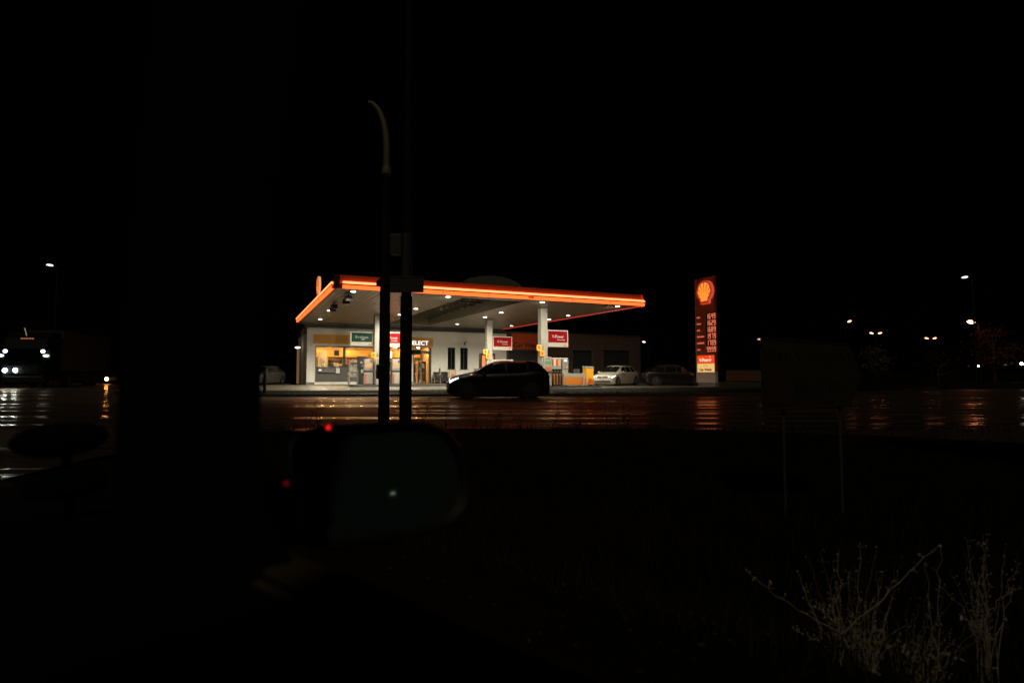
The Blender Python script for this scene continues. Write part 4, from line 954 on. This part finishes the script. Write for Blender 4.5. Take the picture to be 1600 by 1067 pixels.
# ------------------------------------------------------------------ weeds
def V(px, py, d):
    a = (px - 800) / 910 * d; return W(a, d, 1.05 - (py - 582) / 910 * d)
def weed(label, base, branches, d, rad=.0045, budm=M['bud'], leaves=0, group='weeds on the near verge', bud_n=14, cat='weed', stemm=None):
    p0 = Vector(base); t = thing('weed_plant', label, cat, p0, 0, group)
    b = MB(); q = MB(); lf = MB()
    for br in branches:
        pts = [Vector(p) - p0 for p in br]
        # fill with intermediate wobbling points
        full = []
        for i in range(len(pts) - 1):
            for k in range(4):
                u = k / 4; w_ = pts[i].lerp(pts[i + 1], u)
                if k: w_ += Vector((random.gauss(0, 1), random.gauss(0, 1), random.gauss(0, .5))) * .002 * d
                full.append(w_)
        full.append(pts[-1]); n_ = len(full)
        b.tube(full, [rad * (1.15 - .75 * i / (n_ - 1)) for i in range(n_)], 5)
        for k in range(bud_n):
            i = random.randint(n_ // 4, n_ - 1); c = full[i]; v = Vector((random.gauss(0, 1), random.gauss(0, 1), abs(random.gauss(0, 1)))).normalized(); l = random.uniform(.006, .03) * d / 2.6
            b.tube([c, c + v * l], rad * .35, 4); g = random.uniform(.4, 1.2) * (.0012 + rad * .7); q.ball(c + v * l, (g, g, g * random.uniform(1.2, 2.4)), 6, 4)
        for k in range(leaves):
            i = random.randint(0, n_ - 1); c = full[i] + Vector((random.gauss(0, .02), random.gauss(0, .02), random.gauss(0, .02))); a = Vector((random.gauss(0, 1), random.gauss(0, 1), random.gauss(.4, 1))).normalized(); u = a.orthogonal().normalized(); s = random.uniform(.008, .018)
            lf.face([c, c + a * s + u * s * .4, c + a * s * 2.2, c + a * s - u * s * .4])
    b.build('stem', stemm or M['stem'], t, smooth=True); q.build('buds_leaves', budm, t, smooth=True)  # second part here holds the seed buds; leaves come after
    if lf.v: lf.build('buds_leaves', M['leaf'], t, recalc=False)
    return t
d = 2.55
def twigs(x0, y0, d, n, spread, hmin, hmax):
    out = []
    for k in range(n):
        dx = random.gauss(0, spread); h = random.uniform(hmin, hmax); e = random.uniform(-.12, .12)
        out.append([V(x0 + dx * .35, 1150, d), V(x0 + dx * .6, y0, d + e * .5), V(x0 + dx + random.gauss(0, 6), y0 - h * .55, d + e), V(x0 + dx * 1.35 + random.gauss(0, 9), y0 - h, d + e)])
    return out
weed('tall woody weed with one long branch reaching to the left', V(1300, 1140, d), [
    [V(1300, 1140, d), V(1303, 1010, d), V(1298, 975, d), V(1265, 960, d), V(1215, 928, d - .03), V(1180, 903, d - .05), V(1162, 888, d - .05)],
    [V(1300, 1140, d), V(1300, 980, d), V(1300, 920, d + .03), V(1302, 855, d + .04)],
    [V(1300, 980, d), V(1315, 970, d + .02), V(1370, 925, d + .05), V(1410, 885, d + .08), V(1455, 848, d + .1)],
    [V(1300, 1140, d), V(1320, 1000, d + .1), V(1330, 930, d + .12), V(1334, 850, d + .12)],
    [V(1300, 1140, d), V(1275, 1000, d - .1), V(1258, 940, d - .1), V(1242, 895, d - .1)],
    [V(1298, 965, d), V(1290, 940, d), V(1297, 905, d)], [V(1298, 962, d), V(1285, 955, d), V(1270, 938, d)], [V(1268, 990, d), V(1250, 982, d), V(1230, 973, d)]], d, rad=.0026, bud_n=16)
weed('clump of fine grey twigs rising through the long branched weed', V(1320, 1150, 2.6), twigs(1322, 1000, 2.6, 26, 26, 30, 150), 2.6, rad=.0012, bud_n=9)
weed('clump of very fine dry grass stalks between the weed stems', V(1395, 1150, 2.75), twigs(1400, 1010, 2.75, 24, 60, 20, 110), 2.75, rad=.0009, bud_n=6)
d = 2.7
weed('weed of upright twigs at the right end of the weed clump', V(1510, 1150, d), [
    [V(1510, 1150, d), V(1508, 1000, d), V(1514, 930, d), V(1522, 865, d), V(1524, 830, d)],
    [V(1510, 1150, d), V(1530, 1010, d + .1), V(1545, 930, d + .1), V(1556, 850, d + .1)],
    [V(1508, 1000, d), V(1490, 940, d + .05), V(1450, 905, d + .08)],
    [V(1520, 960, d), V(1540, 930, d + .05), V(1576, 912, d + .08)]] + twigs(1526, 990, d, 15, 20, 40, 160), d, rad=.0019, bud_n=12)
d = 2.5
weed('leafy green weed at the bottom of the weed clump', V(1430, 1150, d), [
    [V(1430, 1150, d), V(1425 + dx * .4, 1050, d + .05), V(1430 + dx, 985 + abs(dx) * .35, d + .05 * k)] for k, dx in enumerate((-45, -36, -28, -19, -10, 0, 8, 16, 24, 33, 42, 55))], d, rad=.0015, bud_n=6, leaves=22)
d = 2.6
seed_weed = weed('thin straight weed topped by a round seed head', V(1450, 1150, d), [
    [V(1450, 1150, d), V(1449, 1010, d), V(1452, 920, d), V(1457, 850, d)], [V(1449, 1010, d), V(1440, 960, d), V(1432, 880, d)]], d, rad=.0024, bud_n=12)
b = MB(); b.ball(V(1457, 848, d) - V(1450, 1150, d), .008, 10, 8); b.build('seed_head', M['bud'], seed_weed, smooth=True)
d = 2.4
weed('yellowish leafy weed behind the long left branch', V(1345, 1150, d), [
    [V(1345, 1150, d), V(1347, 1040, d), V(1350 + dx, 965 + abs(dx), d + .1)] for dx in (-24, -14, -6, 2, 9, 16, 24)], d, rad=.0014, bud_n=8, leaves=9)
b = MB(); b.ball((0, 0, 0), (.010, .004, .012), 8, 6); o = b.build('scrap_of_paper', mat('pale_scrap', (.45, .6, .68), .5), smooth=True, loc=V(1486, 956, 2.5)); tag(o, 'pale blue scrap caught in the middle of the weeds', 'scrap')
tall = []
for i, (px, d, n_) in enumerate([(487, 10.2, 3), (497, 10.5, 3), (655, 10.3, 2), (664, 10.6, 3), (700, 10.6, 2), (745, 10.3, 2), (777, 10.6, 3), (815, 10.4, 2), (868, 10.5, 2), (900, 10.2, 3), (948, 9.9, 3), (962, 9.7, 4), (975, 9.9, 3), (1120, 6.2, 4), (1128, 6.4, 2)]):
    a = (px - 800) / 910 * d; z = verge_z(a, d); hgt = random.uniform(.38, .62)
    if 940 < px < 980: hgt = random.uniform(.55, .75)
    brs = []
    for k in range(n_):
        tp = W(a + random.gauss(0, .09), d + random.gauss(0, .06), z + hgt * random.uniform(.6, 1)); brs.append([W(a, d, z), (W(a, d, z) + tp) / 2 + VR * random.gauss(0, .02), tp])
    where = ['left of the dark lamp pole', 'just left of the dark lamp pole', 'right beside the plain mast', 'a little right of the plain mast', 'in front of the black car nose', 'in front of the black car door', 'below the black car middle', 'below the black car rear door', 'below the black car tail', 'below the orange pump block', 'below the white estate, shorter', 'below the white estate, tallest', 'below the white estate, at the right', 'left of the direction sign posts', 'thinner one left of the direction sign posts'][i]
    weed('dry dark stalks at the road edge ' + where if i < 13 else 'low dry tuft on the verge ' + where, W(a, d, z), brs, d, rad=.007 if i < 13 else .004, budm=M['grass'], stemm=M['grass'], bud_n=10, group='dry stalks along the road edge')

# ------------------------------------------------------------------ the car the picture is taken from
C_ANG = math.atan2(.9114, -.4115)
cc = thing('passenger_car', 'black cabin of the car in front of the camera, with pillar and door mirror', 'car', (0, 0, 0), C_ANG)
trim = mat('cabin_trim', (.005, .005, .005), .85, spec=.06)
silltrim = mat('sill_trim', (.05, .037, .016), .7, spec=.1)
def LC(px, py, d):                                   # a point d metres ahead in the cabin's own axes
    a = (px - 800) / 910 * d; return Vector((d * .656 - a * .755, -(d * .755 + a * .656), 1.05 - (py - 582) / 910 * d))
# A pillar: four stations from the dashboard to the roof
rows = []
for (xl, xr, y, d0, dd) in ((165, 480, 900, .74, .16), (182, 425, 800, .74, .15), (186, 408, 690, .74, .14), (187, 409, 600, .74, .13), (192, 418, 430, .74, .12), (205, 440, 200, .72, .12), (222, 470, -60, .70, .12), (240, 500, -260, .68, .12)):
    A, B = LC(xl, y, d0), LC(xr, y, d0); fwd = (LC(300, y, d0 + .1) - LC(300, y, d0)).normalized()
    m_ = (A + B) / 2 - fwd * .03
    rows.append([A, A.lerp(m_, .5) - fwd * .012, m_, B.lerp(m_, .5) - fwd * .012, B, B + fwd * dd * .8, (A + B) / 2 + fwd * dd, A + fwd * dd * .8])
b = MB(); b.grid(rows, True); b.face(rows[0]); b.face(list(reversed(rows[-1]))); b.build('windscreen_pillar', trim, cc, smooth=True)
b = MB(); b.prism([(.30, .35), (.95, .35), (1.13, .60), (1.13, .815), (1.05, .845), (.75, .80), (.42, .74), (.30, .62)], -.36, 1.25, 'y'); b.build('dashboard', trim, cc)
b = MB(); b.prism([(-.40, .30), (-.40, .800), (-.385, .812), (-.345, .806), (-.325, .78), (-.30, .60), (-.30, .30)], -.7, .95, 'x'); dr = b.build('door', trim, cc)
b = MB(); b.prism([(-.402, .8125), (-.386, .8165), (-.352, .812), (-.335, .795), (-.34, .79), (-.38, .808)], -.7, .80, 'x'); b.build('sill_trim', silltrim, dr)
b = MB(); b.box(-1.2, .22, -.42, 1.3, 1.52, 1.56, .01); b.build('roof', trim, cc); b = MB(); b.box(-1.25, -1.2, -.42, 1.3, .3, 1.56); b.box(-1.2, 1.0, 1.3, 1.34, .3, .85); b.box(-1.2, 1.0, -.38, 1.3, .26, .30); b.build('cabin_shell', trim, cc)
b = MB(); b.prism([(.95, .38), (2.05, .38), (2.2, .5), (2.15, .70), (1.7, .80), (1.16, .82)], -.42, 1.3, 'y'); b.build('bonnet', trim, cc)
b = MB()
for x in (1.55, -.85):
    for y in (-.42, 1.30): b.tube([(x, y - .10, .31), (x, y + .10, .31)], .31, 20)
b.build('wheel', M['rubber'], cc)
# mirror
def mirror():
    ctr = LC(611, 748, 1.05); e2 = Vector((0, 0, 1))
    v = (LC(604, 748, 1.1) - LC(604, 748, 1.0)).normalized(); nrm = Vector((-v.x, -v.y, 0)) + Vector((-1.02, .0, 0)); nrm.normalize()
    e1 = e2.cross(nrm); e1.normalize(); nrm.z = .17; nrm.normalize(); e2 = nrm.cross(e1)
    if e2.z < 0: e2 = -e2
    if (LC(700, 748, 1.05) - ctr).dot(e1) < 0: e1 = -e1
    def outline(s, hw=.160, hh=.104):
        base = [(-1, -.55), (-.97, -.80), (-.85, -.95), (-.6, -1), (0, -1), (.5, -.96), (.76, -.84), (.92, -.62), (1, -.25), (.98, .15), (.90, .5), (.76, .78), (.55, .93), (.25, 1.0), (-.3, 1.0), (-.75, .97), (-.92, .90), (-1, .72)]
        return [ctr + e1 * (x * hw * s) + e2 * (y * hh * s) for x, y in base]
    back = [ctr + (p - ctr) * .55 - nrm * .13 for p in outline(1)]
    mid = [ctr + (p - ctr) * 1.0 - nrm * .05 for p in outline(1)]
    b = MB(); lip = [p + nrm * .012 for p in outline(.95)]; inn_ = [p - nrm * .004 for p in outline(.86)]
    b.grid([back, mid, outline(1), lip, inn_], True); b.face(back)
    h = b.build('door_mirror', mat('mirror_housing', (.006, .006, .006), .5), cc, smooth=True)
    gm = mat('mirror_glass', (.05, .09, .09), .03, metal=.6, var=.5, scale=9)
    b = MB(); b.face(inn_); b.build('mirror_glass', gm, h, recalc=False)
    q = LC(616, 768, 1.05); u = (q - Vector((0, 0, 1.05))).normalized(); rf = u - nrm * 2 * u.dot(nrm)
    far = Matrix.Rotation(C_ANG, 4, 'Z') @ (q + rf * 38)
    lt = thing('street_lamp', 'added lamp behind the car, unseen but for a spot in the door mirror', 'street lamp', (far.x, far.y, 0), 0, 'far street lamps')  # lamp added on the mirrored ray to make the spot in the glass
    k = MB(); k.tube([(0, 0, 0), (0, 0, far.z - .1)], [.09, .06], 8); k.build('pole', M['farpole'], lt); k = MB(); k.ball((0, 0, far.z), (.15, .15, .11), 12, 8); k.build('lamp_head', em('added_rear_lamp', (1, .85, .6), 2.2), lt, smooth=True)
    b = MB(); b.tube([LC(430, 800, .86), LC(470, 800, .98), ctr - e1 * .10 - e2 * .06 - nrm * .06], [.05, .045, .045], 10); b.build('mirror_arm', trim, h, smooth=True)
    b = MB(); b.ball(ctr - e1 * .108 + e2 * .0975 + nrm * .012, (.0038, .0038, .0038), 10, 8); b.build('red_glint', M['redled'], h, smooth=True)  # glowing ball added in place of a red reflection in the side glass
mirror()
b = MB(); b.ball(LC(451, 753, .80), .0032, 10, 8); b.build('door_red_glint', em('dim_red_glint', (1, .01, .01), .10), cc, smooth=True)  # added glow standing in for another red reflection in the window
t = thing('phone_holder', 'black holder with two oval discs standing on the dashboard', 'phone holder', (0, 0, 0), C_ANG)
ax = (LC(200, 690, .85) - LC(100, 690, .85)).normalized(); an = math.atan2(ax.y, ax.x); Mz = Matrix.Rotation(an, 4, 'Z') @ Matrix.Rotation(R_(-6), 4, 'Y')
b = MB(); b.ball(LC(97, 686, .85), (.070, .030, .0245), 24, 14, Mz); b.build('upper_disc', trim, t, smooth=True)
b = MB(); b.ball(LC(111, 756, .85), (.058, .034, .0215), 24, 14, Mz); b.build('lower_disc', trim, t, smooth=True)
b = MB(); b.tube([LC(108, 700, .86), LC(116, 752, .86), LC(120, 800, .86)], .006, 8); b.build('stem', trim, t, smooth=True)

# ------------------------------------------------------------------ camera, world, light
cam = bpy.data.cameras.new('Camera'); co = bpy.data.objects.new('Camera', cam); COL.objects.link(co)
cam.sensor_width = 36; cam.lens = 36 * 910 / 1600; cam.clip_start = .02; cam.clip_end = 3000
co.location = (0, 0, 1.05); co.rotation_euler = (math.pi / 2 + math.atan(48.5 / 910), 0, -YAW)
cam.dof.use_dof = True; cam.dof.focus_distance = 38; cam.dof.aperture_fstop = 2.4
SC.camera = co
w = bpy.data.worlds.new('World'); SC.world = w; w.use_nodes = True
N = w.node_tree.nodes; sky = N.new('ShaderNodeTexSky'); sky.sky_type = 'NISHITA'; sky.sun_disc = False
sdir = (VR * .04 + VF * 1.0); sel = R_(48)
travel = Vector((sdir.x, sdir.y, 0)).normalized() * math.cos(sel) + Vector((0, 0, -math.sin(sel)))
sky.sun_elevation = sel; sky.sun_rotation = math.atan2(-travel.x, -travel.y)
w.node_tree.links.new(sky.outputs[0], N['Background'].inputs[0]); N['Background'].inputs[1].default_value = .00003
sun = bpy.data.lights.new('street_glow_fill', 'SUN'); sun.energy = .24; sun.angle = R_(4); sun.color = (1, .82, .58)  # dim warm sun added in place of unseen street lamps behind the viewer
so = bpy.data.objects.new('street_glow_fill', sun); COL.objects.link(so); so.rotation_euler = travel.to_track_quat('-Z', 'Y').to_euler()
vs = SC.view_settings; vs.view_transform = 'Standard'; vs.look = 'None'; vs.exposure = 0; vs.gamma = 1; vs.use_curve_mapping = False
try:
    SC.cycles.use_denoising = True; SC.cycles.max_bounces = 6; SC.cycles.diffuse_bounces = 3; SC.cycles.glossy_bounces = 3; SC.cycles.transparent_max_bounces = 8
    SC.cycles.caustics_reflective = False; SC.cycles.caustics_refractive = False; SC.cycles.sample_clamp_indirect = 6
except Exception: pass
